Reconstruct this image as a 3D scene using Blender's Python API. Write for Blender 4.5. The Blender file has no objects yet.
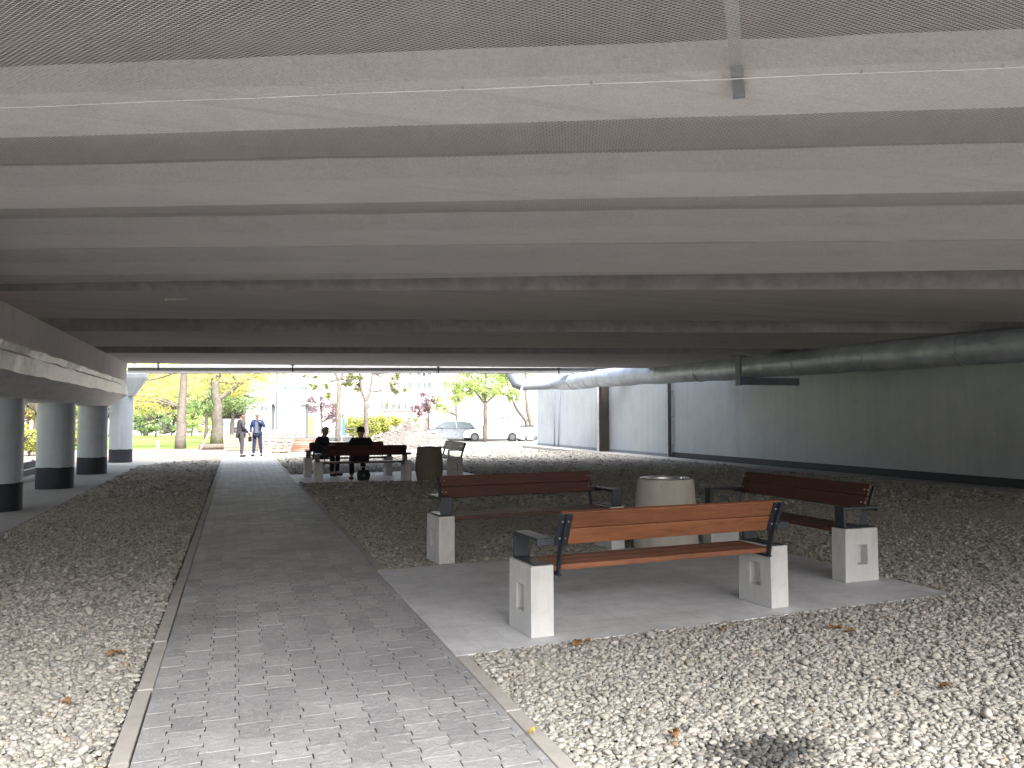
import bpy, bmesh, math, random
import numpy as np
from mathutils import Vector, Matrix, Euler

random.seed(7)
RNG = np.random.default_rng(11)
scene = bpy.context.scene
COL = scene.collection
R = math.radians

# ------------------------------------------------------------------ camera
F = 769.0
CAMH = 1.55
YAW = math.atan(275.0 / F)          # camera looks this far right of the path
PITCH = math.atan(34.0 / F)
FH = Vector((math.sin(YAW), math.cos(YAW), 0))
RT = Vector((math.cos(YAW), -math.sin(YAW), 0))
FW = FH * math.cos(PITCH) + Vector((0, 0, 1)) * math.sin(PITCH)
UP = RT.cross(FW)
EYE = Vector((0, 0, CAMH))


def ray(px, py):
    return FW + RT * ((px - 512) / F) + UP * ((384 - py) / F)


def at_z(px, py, z=0.0):
    d = ray(px, py)
    return EYE + d * ((z - CAMH) / d.z)


def at_d(px, D, z=0.0):
    """ground position in column px at horizontal distance D along the view"""
    d = ray(px, 418)
    k = D / d.dot(FH)
    p = EYE + d * k
    return Vector((p.x, p.y, z))


def z_of(py, D, px=512):
    d = ray(px, py)
    return CAMH + d.z * D / d.dot(FH)


cam_data = bpy.data.cameras.new("camera")
cam_data.sensor_width = 36
cam_data.lens = F / 1024 * 36
cam_data.clip_start = 0.05
cam_data.clip_end = 3000
cam = bpy.data.objects.new("camera", cam_data)
COL.objects.link(cam)
cam.location = EYE
cam.rotation_euler = Matrix((RT, UP, -FW)).transposed().to_euler()
scene.camera = cam

# ------------------------------------------------------------------ object helpers


def tag(o, label=None, cat=None, group=None, kind=None):
    if label: o["label"] = label
    if cat: o["category"] = cat
    if group: o["group"] = group
    if kind: o["kind"] = kind
    return o


def empty(name, loc=(0, 0, 0), rz=0.0, label=None, cat=None, group=None):
    o = bpy.data.objects.new(name, None)
    COL.objects.link(o)
    o.location = loc
    o.rotation_euler = (0, 0, rz)
    o.empty_display_size = 0.2
    return tag(o, label, cat, group)


def copy_tree(o, parent=None):
    c = o.copy()
    COL.objects.link(c)
    c.parent = parent
    for ch in list(o.children):
        copy_tree(ch, c)
    return c


def link_mesh(name, me, mats, parent=None):
    o = bpy.data.objects.new(name, me)
    COL.objects.link(o)
    if not isinstance(mats, (list, tuple)): mats = [mats]
    for m in mats: me.materials.append(m)
    o.parent = parent
    return o


class MB:
    """collects shapes and links them as one mesh object"""

    def __init__(s):
        s.v = []; s.f = []; s.mi = []; s.cur = 0

    def add(s, vs, fs):
        b = len(s.v)
        s.v += [tuple(p) for p in vs]
        s.f += [tuple(i + b for i in q) for q in fs]
        s.mi += [s.cur] * len(fs)

    def box(s, c, d, rz=0.0, M=None):
        x, y, z = d[0] / 2, d[1] / 2, d[2] / 2
        pts = [Vector(p) for p in ((-x, -y, -z), (x, -y, -z), (x, y, -z), (-x, y, -z),
                                   (-x, -y, z), (x, -y, z), (x, y, z), (-x, y, z))]
        m = M if M is not None else Matrix.Rotation(rz, 3, 'Z')
        c = Vector(c)
        s.add([c + m @ p for p in pts], [(0, 3, 2, 1), (4, 5, 6, 7), (0, 1, 5, 4), (1, 2, 6, 5), (2, 3, 7, 6), (3, 0, 4, 7)])

    def bar(s, a, b, w, h, up=(0, 0, 1)):
        a = Vector(a); b = Vector(b)
        y = (b - a); L = y.length; y.normalize()
        u = Vector(up)
        x = y.cross(u)
        if x.length < 1e-4: x = y.cross(Vector((1, 0, 0)))
        x.normalize(); z = x.cross(y)
        s.box((a + b) / 2, (w, L, h), M=Matrix((x, y, z)).transposed())

    def tube(s, pts, rad, n=10, caps=True):
        pts = [Vector(p) for p in pts]
        if not isinstance(rad, (list, tuple)): rad = [rad] * len(pts)
        vs = []; fs = []
        prev = None
        for i, p in enumerate(pts):
            t = (pts[min(i + 1, len(pts) - 1)] - pts[max(i - 1, 0)]).normalized()
            if prev is None:
                a = Vector((0, 0, 1)) if abs(t.z) < 0.9 else Vector((1, 0, 0))
                x = t.cross(a).normalized()
            else:
                x = (prev - t * prev.dot(t)).normalized()
            prev = x
            y = t.cross(x)
            for k in range(n):
                a = 2 * math.pi * k / n
                vs.append(p + (x * math.cos(a) + y * math.sin(a)) * rad[i])
        for i in range(len(pts) - 1):
            for k in range(n):
                fs.append((i * n + k, i * n + (k + 1) % n, (i + 1) * n + (k + 1) % n, (i + 1) * n + k))
        if caps:
            fs.append(tuple(range(n - 1, -1, -1)))
            fs.append(tuple((len(pts) - 1) * n + k for k in range(n)))
        s.add(vs, fs)

    def lathe(s, prof, n=32, c=(0, 0, 0)):
        vs = []; fs = []
        for (r, z) in prof:
            for k in range(n):
                a = 2 * math.pi * k / n
                vs.append((c[0] + r * math.cos(a), c[1] + r * math.sin(a), c[2] + z))
        for i in range(len(prof) - 1):
            for k in range(n):
                fs.append((i * n + k, i * n + (k + 1) % n, (i + 1) * n + (k + 1) % n, (i + 1) * n + k))
        fs.append(tuple(range(n - 1, -1, -1)))
        fs.append(tuple((len(prof) - 1) * n + k for k in range(n)))
        s.add(vs, fs)

    def loft(s, secs, caps=True):
        """secs: list of equal-length point rings"""
        n = len(secs[0]); vs = [p for q in secs for p in q]; fs = []
        for i in range(len(secs) - 1):
            for k in range(n):
                fs.append((i * n + k, i * n + (k + 1) % n, (i + 1) * n + (k + 1) % n, (i + 1) * n + k))
        if caps:
            fs.append(tuple(range(n - 1, -1, -1)))
            fs.append(tuple((len(secs) - 1) * n + k for k in range(n)))
        s.add(vs, fs)

    def ico(s, c, r, sub=1, seed=0):
        bm = bmesh.new()
        bmesh.ops.create_icosphere(bm, subdivisions=sub, radius=1)
        rr = r if isinstance(r, (tuple, list)) else (r, r, r)
        vs = [(c[0] + v.co.x * rr[0], c[1] + v.co.y * rr[1], c[2] + v.co.z * rr[2]) for v in bm.verts]
        fs = [tuple(v.index for v in f.verts) for f in bm.faces]
        bm.free()
        s.add(vs, fs)

    def build(s, name, mats, parent=None, smooth=False, bevel=0.0, segs=2):
        me = bpy.data.meshes.new(name)
        me.from_pydata(s.v, [], s.f)
        o = link_mesh(name, me, mats, parent)
        if any(s.mi): me.polygons.foreach_set("material_index", s.mi)
        bm = bmesh.new(); bm.from_mesh(me)
        bmesh.ops.recalc_face_normals(bm, faces=bm.faces)
        bm.to_mesh(me); bm.free()
        if smooth is True:
            me.polygons.foreach_set("use_smooth", [True] * len(me.polygons))
        elif smooth:
            me.polygons.foreach_set("use_smooth", [True] * len(me.polygons))
            me.set_sharp_from_angle(angle=R(smooth))
        if bevel:
            b = o.modifiers.new("bevel", 'BEVEL'); b.width = bevel; b.segments = segs
            b.limit_method = 'ANGLE'; b.angle_limit = R(40)
        return o


def np_mesh(name, verts, faces, mats, parent=None, smooth=False):
    """verts (n,3), faces (m,k) numpy arrays -> one mesh object, fast"""
    me = bpy.data.meshes.new(name)
    n, (m, k) = len(verts), faces.shape
    me.vertices.add(n); me.vertices.foreach_set("co", np.asarray(verts, np.float32).ravel())
    me.loops.add(m * k); me.loops.foreach_set("vertex_index", faces.astype(np.int32).ravel())
    me.polygons.add(m)
    me.polygons.foreach_set("loop_start", np.arange(0, m * k, k, dtype=np.int32))
    me.polygons.foreach_set("use_smooth", np.full(m, bool(smooth)))
    me.update(calc_edges=True)
    return link_mesh(name, me, mats, parent)


# ------------------------------------------------------------------ materials
class NT:
    def __init__(s, name):
        s.m = bpy.data.materials.new(name); s.m.use_nodes = True
        s.t = s.m.node_tree; s.t.nodes.clear()
        s.out = s.n('ShaderNodeOutputMaterial')
        s.co = s.n('ShaderNodeTexCoord')
        s.geo = s.n('ShaderNodeNewGeometry')

    def n(s, k, **kw):
        x = s.t.nodes.new(k)
        for a, b in kw.items(): setattr(x, a, b)
        return x

    def l(s, a, b): s.t.links.new(a, b)

    def setin(s, sock, v):
        if hasattr(v, 'is_linked') or isinstance(v, bpy.types.NodeSocket): s.l(v, sock)
        else: sock.default_value = v

    def map(s, vec, scale=(1, 1, 1), rot=(0, 0, 0), loc=(0, 0, 0)):
        q = s.n('ShaderNodeMapping'); s.l(vec, q.inputs[0])
        q.inputs['Scale'].default_value = scale; q.inputs['Rotation'].default_value = rot; q.inputs['Location'].default_value = loc
        return q.outputs[0]

    def noise(s, vec, scale, detail=4, rough=.55, dist=0):
        q = s.n('ShaderNodeTexNoise'); s.l(vec, q.inputs['Vector'])
        q.inputs['Scale'].default_value = scale; q.inputs['Detail'].default_value = detail
        q.inputs['Roughness'].default_value = rough; q.inputs['Distortion'].default_value = dist
        return q.outputs['Fac']

    def voro(s, vec, scale, feature='F1', out='Distance', rnd=1):
        q = s.n('ShaderNodeTexVoronoi'); s.l(vec, q.inputs['Vector']); q.feature = feature
        q.inputs['Scale'].default_value = scale; q.inputs['Randomness'].default_value = rnd
        return q.outputs[out]

    def ramp(s, fac, stops, interp='LINEAR'):
        q = s.n('ShaderNodeValToRGB'); s.l(fac, q.inputs[0]); q.color_ramp.interpolation = interp
        e = q.color_ramp.elements
        while len(e) < len(stops): e.new(0.5)
        for x, (p, c) in zip(e, stops):
            x.position = p
            x.color = (c, c, c, 1) if isinstance(c, (int, float)) else (*c, 1)
        return q.outputs[0]

    def mix(s, fac, a, b, mode='MIX'):
        q = s.n('ShaderNodeMix', data_type='RGBA', blend_type=mode)
        s.setin(q.inputs[0], fac)
        for i, v in ((6, a), (7, b)):
            if isinstance(v, (tuple, list)): q.inputs[i].default_value = (*v[:3], 1)
            elif isinstance(v, (int, float)): q.inputs[i].default_value = (v, v, v, 1)
            else: s.l(v, q.inputs[i])
        return q.outputs[2]

    def math(s, op, a, b=0.0):
        q = s.n('ShaderNodeMath', operation=op); s.setin(q.inputs[0], a); s.setin(q.inputs[1], b)
        return q.outputs[0]

    def bump(s, h, strength=.3, dist=.01, nrm=None):
        q = s.n('ShaderNodeBump'); s.l(h, q.inputs['Height'])
        q.inputs['Strength'].default_value = strength; q.inputs['Distance'].default_value = dist
        if nrm is not None: s.l(nrm, q.inputs['Normal'])
        return q.outputs[0]

    def bsdf(s, col, rough=.8, metal=0.0, nrm=None, spec=.5, **kw):
        q = s.n('ShaderNodeBsdfPrincipled')
        if isinstance(col, (tuple, list)): q.inputs['Base Color'].default_value = (*col[:3], 1)
        else: s.l(col, q.inputs['Base Color'])
        s.setin(q.inputs['Roughness'], rough); q.inputs['Metallic'].default_value = metal
        q.inputs['Specular IOR Level'].default_value = spec
        if nrm is not None: s.l(nrm, q.inputs['Normal'])
        for k, v in kw.items(): q.inputs[k].default_value = v
        return q.outputs[0]

    def done(s, sh):
        s.l(sh, s.out.inputs[0]); return s.m


def simple(name, c, rough=.7, var=.25, scale=8.0, bump=.15, bscale=40.0, metal=0.0, bd=.004, spec=.4, coord='Object'):
    """base colour with two octaves of tone change and a fine relief"""
    t = NT(name)
    v = t.co.outputs[coord]
    n1 = t.noise(v, scale, 5, .6); n2 = t.noise(v, scale * .17, 3, .5)
    k = t.math('ADD', t.math('MULTIPLY', n1, .6), t.math('MULTIPLY', n2, .4))
    d = tuple(x * (1 - var) for x in c); e = tuple(min(1, x * (1 + var)) for x in c)
    col = t.ramp(k, [(.3, d), (.7, e)])
    nb = t.bump(t.noise(v, bscale, 4, .6), bump, bd)
    rr = t.ramp(n1, [(.3, max(0, rough - .08)), (.7, min(1, rough + .08))])
    return t.done(t.bsdf(col, rr, metal, nb, spec))


M = {}


def concrete(name, c, streak=.25, rough=.88, bscale=60, bump=.35, stain=.35, pits=True):
    """cast concrete: mottling, vertical streaks, pits"""
    t = NT(name); v = t.co.outputs['Object']
    big = t.noise(v, .7, 4, .6); mid = t.noise(v, 5, 6, .65)
    st = t.noise(t.map(v, (9, 9, .35)), 1.0, 4, .6)
    k = t.math('ADD', t.math('MULTIPLY', big, .35), t.math('MULTIPLY', mid, .35))
    k = t.math('ADD', k, t.math('MULTIPLY', st, .3))
    lo = tuple(x * (1 - stain) for x in c); hi = tuple(min(1, x * (1 + stain * .6)) for x in c)
    col = t.ramp(k, [(.32, lo), (.52, c), (.7, hi)])
    h = t.noise(v, bscale, 5, .7)
    if pits:
        p = t.voro(v, bscale * .5)
        h = t.math('ADD', h, t.ramp(p, [(0, 0.0), (.12, .5), (.2, .6)]))
    return t.done(t.bsdf(col, rough, 0, t.bump(h, bump, .006), .3))


def make_mats():
    # plastered girder flanges: pale grey, coarse rough-cast grain
    t = NT('girder_plaster'); v = t.co.outputs['Object']
    g = t.noise(v, 55, 3, .7); b = t.noise(v, .5, 4, .6); st = t.noise(t.map(v, (.3, 3, 3)), 1, 4, .6)
    k = t.math('ADD', t.math('MULTIPLY', g, .55), t.math('ADD', t.math('MULTIPLY', b, .2), t.math('MULTIPLY', st, .25)))
    col = t.ramp(k, [(.3, (.46, .455, .465)), (.5, (.72, .715, .735)), (.68, (.86, .855, .875))])
    ws = t.noise(t.map(v, (.25, 6, 6)), 1.2, 5, .7)
    col = t.mix(t.ramp(ws, [(.56, 0.0), (.70, .40)]), col, (.36, .33, .30))
    col = t.mix(t.ramp(t.noise(v, 1.9, 4, .65), [(.60, 0.0), (.68, .22)]), col, (.44, .41, .38))
    M['flange'] = t.done(t.bsdf(col, .95, 0, t.bump(g, .8, .012), .15))
    M['web'] = simple('girder_web', (.32, .305, .31), .95, .3, 6, .5, 50, bd=.01, spec=.15)
    t = NT('girder_brown'); v = t.co.outputs['Object']
    g = t.noise(v, 30, 3, .7); b = t.noise(v, .5, 4, .6); st = t.noise(t.map(v, (.15, 5, 3)), 1, 4, .6)
    k = t.math('ADD', t.math('MULTIPLY', g, .2), t.math('ADD', t.math('MULTIPLY', b, .3), t.math('MULTIPLY', st, .5)))
    col = t.ramp(k, [(.3, (.55, .515, .505)), (.5, (.70, .66, .645)), (.7, (.77, .73, .71))])
    M['box'] = t.done(t.bsdf(col, .95, 0, t.bump(g, .5, .01), .15))
    M['slab'] = simple('slab_soffit', (.30, .28, .275), .95, .3, 4, .4, 40, bd=.01, spec=.15)
    # pier cap: board-marked concrete with slanting streaks
    t = NT('pier_cap_concrete'); v = t.co.outputs['Object']
    a = t.noise(t.map(v, (14, 1.2, 1.2), (0.6, 0, 0)), 1.0, 5, .7); b = t.noise(v, 7, 6, .7); c = t.noise(v, 1.1, 4, .6)
    k = t.math('ADD', t.math('MULTIPLY', a, .3), t.math('ADD', t.math('MULTIPLY', b, .4), t.math('MULTIPLY', c, .3)))
    col = t.ramp(k, [(.33, (.42, .415, .41)), (.5, (.70, .69, .68)), (.66, (.80, .79, .78))])
    M['cap'] = t.done(t.bsdf(col, .42, 0, t.bump(b, .5, .02), .65))
    M['column'] = concrete('painted_column', (.40, .44, .48), stain=.2, bump=.12, pits=False, rough=.45)
    M['column_base'] = concrete('bitumen_band', (.026, .031, .038), stain=.3, bump=.2, pits=False, rough=.6)
    # abutment wall: metal-grey painted concrete with run-down streaks
    t = NT('abutment_paint'); v = t.co.outputs['Object']
    st = t.noise(t.map(v, (1, 2.2, .12)), 1.6, 5, .65); st2 = t.noise(t.map(v, (1, 14, .3)), 1.2, 4, .6); b = t.noise(v, .35, 4, .55)
    bl = t.noise(v, 1.7, 5, .7)
    k = t.math('ADD', t.math('MULTIPLY', st, .3), t.math('ADD', t.math('MULTIPLY', b, .3), t.math('ADD', t.math('MULTIPLY', st2, .12), t.math('MULTIPLY', bl, .28))))
    col = t.ramp(k, [(.33, (.29, .32, .355)), (.5, (.39, .42, .46)), (.66, (.465, .49, .52))])
    col = t.mix(t.ramp(t.noise(v, .55, 3, .5), [(.55, 0.0), (.60, .30)]), col, (.44, .50, .47))
    col = t.mix(t.ramp(t.noise(t.map(v, (1, 1, .5)), 2.3, 5, .7), [(.60, 0.0), (.70, .35)]), col, (.33, .35, .36))
    M['wall'] = t.done(t.bsdf(col, .5, 0, t.bump(t.noise(v, 25, 4, .6), .2, .005), .5))
    M['wall_plinth'] = simple('bitumen_plinth', (.03, .034, .042), .6, .3, 5, .3, 60)
    M['pilaster'] = simple('rusty_brown_post', (.018, .014, .012), .8, .4, 5, .3, 60)
    M['pale_edge'] = concrete('pale_post', (.5, .5, .48))
    # insulated pipe cladding
    t = NT('pipe_cladding'); v = t.co.outputs['Object']
    n = t.noise(v, 2.2, 5, .65); n2 = t.noise(v, 11, 4, .6)
    col = t.ramp(n, [(.3, (.32, .35, .41)), (.7, (.52, .56, .63))])
    M['pipe'] = t.done(t.bsdf(col, t.ramp(n2, [(.3, .32), (.7, .5)]), .25, t.bump(t.noise(v, 3.6, 4, .65), .6, .06), .5))
    M['galv'] = simple('galvanised_steel', (.5, .53, .55), .42, .2, 14, .1, 60, metal=.7)
    M['wire'] = simple('net_wire', (.74, .72, .71), .6, .1, 14, .05, 60)
    M['bracket'] = simple('bracket_steel', (.17, .195, .235), .5, .2, 10, .1, 60)
    M['liner'] = simple('polished_liner', (.72, .73, .74), .18, .05, 10, .02, 60, metal=.9)
    M['rubble'] = simple('rubble_stone', (.20, .185, .17), .95, .4, 9, .3, 30)
    M['matt_grey'] = simple('matt_grey', (.09, .095, .10), .8, .15, 8, .1, 40)
    M['beam_grey'] = simple('beam_grey', (.20, .20, .205), .8, .25, 6, .1, 40)
    M['dark_steel'] = simple('anthracite_steel', (.024, .03, .04), .36, .3, 20, .08, 160, metal=.2, bd=.001, spec=.6)
    M['black'] = simple('black_plastic', (.015, .015, .017), .55, .2, 12, .1, 60)
    M['bolt'] = simple('zinc_bolt', (.6, .6, .6), .35, .1, 30, .05, 60, metal=.85)
    # timber
    def wood(name, a, b):
        t = NT(name); v = t.co.outputs['Object']
        w = t.map(v, (1.1, 16, 16))
        g = t.noise(w, 2.0, 6, .65, 1.2); f = t.noise(t.map(v, (6, 120, 120)), 1.5, 3, .6); big = t.noise(t.map(v, (.9, 3, 3)), 1.3, 3, .5)
        kn = t.voro(t.map(v, (1.6, 9, 9)), 1.0)
        k = t.math('ADD', t.math('MULTIPLY', g, .5), t.math('ADD', t.math('MULTIPLY', f, .2), t.math('MULTIPLY', big, .3)))
        col = t.ramp(k, [(.3, tuple(x * .45 for x in a)), (.48, a), (.68, b)])
        col = t.mix(t.ramp(kn, [(0, .75), (.10, .35), (.16, 0.0)]), col, tuple(x * .3 for x in a))
        oi_ = t.n('ShaderNodeObjectInfo')
        col = t.mix(1.0, col, t.ramp(oi_.outputs['Random'], [(0, (.78, .76, .74)), (1, (1.12, 1.10, 1.08))]), 'MULTIPLY')
        col = t.mix(t.ramp(t.noise(t.map(v, (2, 5, 5)), 2.1, 5, .7), [(.55, 0.0), (.72, .5)]), col, tuple(x * .5 for x in a))
        return t.done(t.bsdf(col, t.ramp(g, [(.3, .45), (.7, .62)]), 0, t.bump(f, .25, .002), .45))
    M['wood'] = wood('stained_timber', (.195, .074, .034), (.315, .13, .061))
    M['wood_shaded'] = wood('shaded_timber', (.064, .022, .016), (.098, .035, .025))  # same timber as the front bench, with shade darkened into its colour
    M['wood_worn'] = wood('raw_timber', (.27, .205, .165), (.38, .30, .245))
    # bench plinth: white board-marked concrete
    t = NT('white_concrete'); v = t.co.outputs['Object']
    b = t.noise(t.map(v, (9, 9, 1)), 2, 5, .65); c = t.noise(v, 3, 4, .6); p = t.voro(v, 60)
    k = t.math('ADD', t.math('MULTIPLY', b, .5), t.math('MULTIPLY', c, .5))
    col = t.ramp(k, [(.3, (.41, .407, .40)), (.5, (.51, .507, .50)), (.7, (.575, .57, .562))])
    col = t.mix(t.ramp(t.noise(v, 9, 5, .7), [(.56, 0.0), (.72, .45)]), col, (.36, .345, .32))
    holes = t.voro(v, 38)
    col = t.mix(t.ramp(holes, [(.05, .7), (.10, 0.0)]), col, (.20, .195, .185))
    M['plinth'] = t.done(t.bsdf(col, .85, 0, t.bump(t.math('ADD', b, t.math('ADD', t.ramp(p, [(0, 0.0), (.1, .6)]), t.ramp(holes, [(.04, 0.0), (.11, .9)]))), .4, .005), .3))
    # concrete litter bin, sanded
    M['bin'] = concrete('bin_concrete', (.43, .40, .355), bscale=120, bump=.3, stain=.25)
    M['bin_dark'] = concrete('bin_concrete_brown', (.20, .165, .14), bscale=120, bump=.3, stain=.25)
    # gravel stones: each stone its own tone
    t = NT('gravel_stone'); v = t.co.outputs['Object']
    r = t.geo.outputs['Random Per Island']
    col = t.ramp(r, [(0, (.34, .33, .31)), (.12, (.50, .49, .45)), (.30, (.62, .60, .54)), (.52, (.70, .685, .64)), (.66, (.58, .56, .49)),
                     (.80, (.66, .63, .56)), (.90, (.50, .52, .50)), (.965, (.70, .69, .67)), (.990, (.55, .42, .28)), (.994, (.45, .47, .50))], 'CONSTANT')
    col = t.mix(.55, col, t.ramp(t.noise(v, 45, 4, .6), [(.3, .5), (.7, .95)]), 'MULTIPLY')
    col = t.mix(1.0, col, (.63, .615, .60), 'MULTIPLY')
    at = t.n('ShaderNodeAttribute', attribute_name='wet')
    col = t.mix(at.outputs['Fac'], col, t.mix(1.0, col, (.22, .23, .24), 'MULTIPLY'))
    M['stone'] = t.done(t.bsdf(col, .85, 0, t.bump(t.noise(v, 120, 3, .6), .3, .003), .3))
    # gravel bed below / beyond the modelled stones
    t = NT('gravel_bed'); v = t.co.outputs['Object']
    q = t.n('ShaderNodeTexVoronoi'); t.l(v, q.inputs['Vector']); q.inputs['Scale'].default_value = 24
    sep = t.n('ShaderNodeSeparateColor'); t.l(q.outputs['Color'], sep.inputs[0])
    col = t.ramp(sep.outputs[0], [(0, (.14, .135, .125)), (.3, (.22, .215, .20)), (.7, (.28, .275, .255)), (1, (.23, .22, .19))])
    col = t.mix(t.ramp(q.outputs['Distance'], [(.3, 0.0), (.65, .9)]), col, (.10, .095, .085))
    M['bed'] = t.done(t.bsdf(col, .95, 0, t.bump(t.ramp(q.outputs['Distance'], [(0, 1.0), (.7, 0.0)]), .9, .02), .2))
    # paver blocks: grey cast, chipped pale faces
    t = NT('paver_block'); v = t.co.outputs['Object']
    r = t.geo.outputs['Random Per Island']
    at = t.n('ShaderNodeAttribute', attribute_name='flat')
    base = t.ramp(r, [(0, (.285, .285, .291)), (.5, (.34, .34, .347)), (1, (.40, .399, .405))])
    base = t.mix(at.outputs['Fac'], base, (.32, .32, .325))
    n = t.noise(v, 21, 6, .68, .8); n2 = t.noise(v, 1.3, 4, .6); fine = t.noise(v, 150, 3, .6)
    chip = t.math('MULTIPLY', t.ramp(n, [(.50, 0.0), (.66, .55)]), t.math('SUBTRACT', 1.0, t.math('MULTIPLY', at.outputs['Fac'], .8)))
    col = t.mix(chip, base, (.50, .50, .505))
    col = t.mix(.8, col, t.ramp(n2, [(.3, .72), (.7, 1.12)]), 'MULTIPLY')
    col = t.mix(.5, col, t.ramp(fine, [(.3, .75), (.7, 1.15)]), 'MULTIPLY')
    M['paver'] = t.done(t.bsdf(col, .62, 0, t.bump(t.math('ADD', n, t.math('MULTIPLY', fine, .25)), .8, .02), .5))
    M['joint'] = simple('joint_sand', (.05, .047, .043), .95, .3, 30, .3, 100)
    # smooth slabs under the benches
    t = NT('pad_slab'); v = t.co.outputs['Object']
    w = t.n('ShaderNodeTexBrick'); t.l(v, w.inputs['Vector'])
    w.inputs['Scale'].default_value = 1; w.inputs['Brick Width'].default_value = .4; w.inputs['Row Height'].default_value = .2
    w.inputs['Mortar Size'].default_value = .003; w.inputs['Mortar Smooth'].default_value = .3
    w.inputs['Color1'].default_value = (.56, .563, .575, 1); w.inputs['Color2'].default_value = (.60, .603, .615, 1); w.inputs['Mortar'].default_value = (.42, .42, .42, 1)
    n2 = t.noise(v, 1.1, 5, .65); fine = t.noise(v, 90, 4, .65); md = t.noise(v, 7, 5, .65)
    col = t.mix(.85, w.outputs['Color'], t.ramp(n2, [(.28, .74), (.7, 1.12)]), 'MULTIPLY')
    col = t.mix(.8, col, t.ramp(md, [(.3, .84), (.7, 1.1)]), 'MULTIPLY')
    col = t.mix(.6, col, t.ramp(fine, [(.3, .8), (.7, 1.15)]), 'MULTIPLY')
    M['pad'] = t.done(t.bsdf(col, .62, 0, t.bump(t.math('ADD', fine, t.math('MULTIPLY', w.outputs['Fac'], -.5)), .3, .004), .5))
    M['kerb'] = concrete('kerb_concrete', (.36, .34, .315), bscale=90, bump=.3, stain=.25)
    M['walk'] = concrete('strip_concrete', (.33, .325, .31), bscale=70, bump=.3, stain=.3)
    # outside ground
    M['ground'] = simple('pale_dusty_ground', (.30, .285, .27), .95, .2, 3, .4, 25, bd=.02, spec=.2)
    M['dirt'] = simple('reddish_wood_chips', (.28, .205, .18), .95, .35, 9, .6, 30, bd=.03, spec=.2)
    M['lawn'] = simple('lawn_green', (.17, .24, .06), .95, .35, 3, .6, 60, bd=.03, spec=.2)
    M['asphalt'] = simple('asphalt', (.07, .07, .072), .9, .2, 8, .3, 120, bd=.005, spec=.3)
    M['mound'] = simple('rubble_earth', (.125, .112, .102), .95, .5, 5, .8, 18, bd=.08, spec=.2)
    # background
    M['render_white'] = concrete('white_render', (.70, .69, .67), stain=.08, bump=.1, pits=False)
    M['render_pink'] = concrete('pink_render', (.40, .31, .275), stain=.12, bump=.1, pits=False)
    M['window_frame'] = simple('window_frame_white', (.7, .7, .7), .5, .05)
    t = NT('window_glass'); M['glass'] = t.done(t.bsdf(t.ramp(t.noise(t.co.outputs['Object'], .6, 2), [(.3, (.08, .10, .11)), (.7, (.16, .19, .20))]), .08, 0, None, .6))
    M['roof'] = simple('roof_grey', (.2, .2, .2), .9)
    M['bark'] = simple('bark', (.10, .085, .072), .95, .45, 6, .9, 14, bd=.04, spec=.15)
    M['bark_pale'] = simple('pale_bark', (.13, .115, .10), .95, .4, 6, .8, 14, bd=.04, spec=.15)
    M['car_white'] = simple('car_paint_white', (.50, .52, .55), .25, .03, 2, .0, 40, spec=.6)
    M['car_silver'] = simple('car_paint_silver', (.32, .35, .39), .28, .04, 2, .0, 40, metal=.4, spec=.6)
    M['car_dark'] = simple('car_paint_dark', (.05, .06, .08), .25, .04, 2, .0, 40, spec=.6)
    M['tyre'] = simple('tyre', (.012, .012, .012), .9, .2)
    M['rim'] = simple('rim', (.05, .05, .055), .5, .1)
    M['red_lamp'] = simple('tail_lamp', (.45, .02, .02), .25, .1)
    M['clear_lamp'] = simple('head_lamp', (.7, .72, .74), .15, .05)
    M['plastic_white'] = simple('white_plastic', (.72, .73, .74), .5, .06)
    M['yellow'] = simple('yellow_panel', (.75, .66, .12), .6, .1)
    M['blue'] = simple('blue_panel', (.05, .13, .42), .5, .1)
    M['fence_dark'] = simple('dark_barrier', (.06, .07, .085), .6, .2)
    M['brick_red'] = simple('red_brick', (.32, .13, .09), .9, .4, 12)


def leaf_mat(name, cols, trans=.45):
    t = NT(name)
    r = t.geo.outputs['Random Per Island']
    n = len(cols)
    col = t.ramp(r, [(i / max(1, n - 1), c) for i, c in enumerate(cols)])
    col = t.mix(.6, col, t.ramp(t.noise(t.co.outputs['Object'], .7, 3), [(.3, .65), (.7, 1.25)]), 'MULTIPLY')
    d = t.bsdf(col, .7, 0, None, .25)
    tr = t.n('ShaderNodeBsdfTranslucent'); t.l(col, tr.inputs[0])
    mx = t.n('ShaderNodeMixShader'); mx.inputs[0].default_value = trans
    t.l(d, mx.inputs[1]); t.l(tr.outputs[0], mx.inputs[2])
    return t.done(mx.outputs[0])


make_mats()
M['leaf_yellow'] = leaf_mat('leaf_yellow', [(.68, .61, .22), (.78, .72, .30), (.56, .57, .24), (.78, .66, .30)])  # background leaf colours paled to imitate overexposed glare
M['leaf_green'] = leaf_mat('leaf_green', [(.18, .27, .13), (.25, .34, .15), (.34, .41, .19)])
M['leaf_lime'] = leaf_mat('leaf_lime', [(.28, .41, .13), (.38, .50, .16), (.50, .56, .22), (.24, .35, .13)])
M['leaf_plum'] = leaf_mat('leaf_plum', [(.16, .10, .13), (.24, .16, .20), (.20, .14, .15)])
M['leaf_sparse'] = leaf_mat('leaf_sparse', [(.14, .18, .06), (.22, .25, .07), (.26, .24, .10)])
M['leaf_hedge'] = leaf_mat('leaf_hedge', [(.44, .46, .12), (.32, .38, .10), (.56, .53, .16)])
M['leaf_orange'] = leaf_mat('leaf_orange', [(.50, .34, .14), (.42, .34, .14), (.28, .32, .10)])
EXPOSURE = 3.5
# ------------------------------------------------------------------ viaduct
ZB = 3.24                       # underside of the girders
XL, XR = -9.0, 17.0             # deck to behind the abutment wall; unseen left overhang added to dim side daylight


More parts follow.
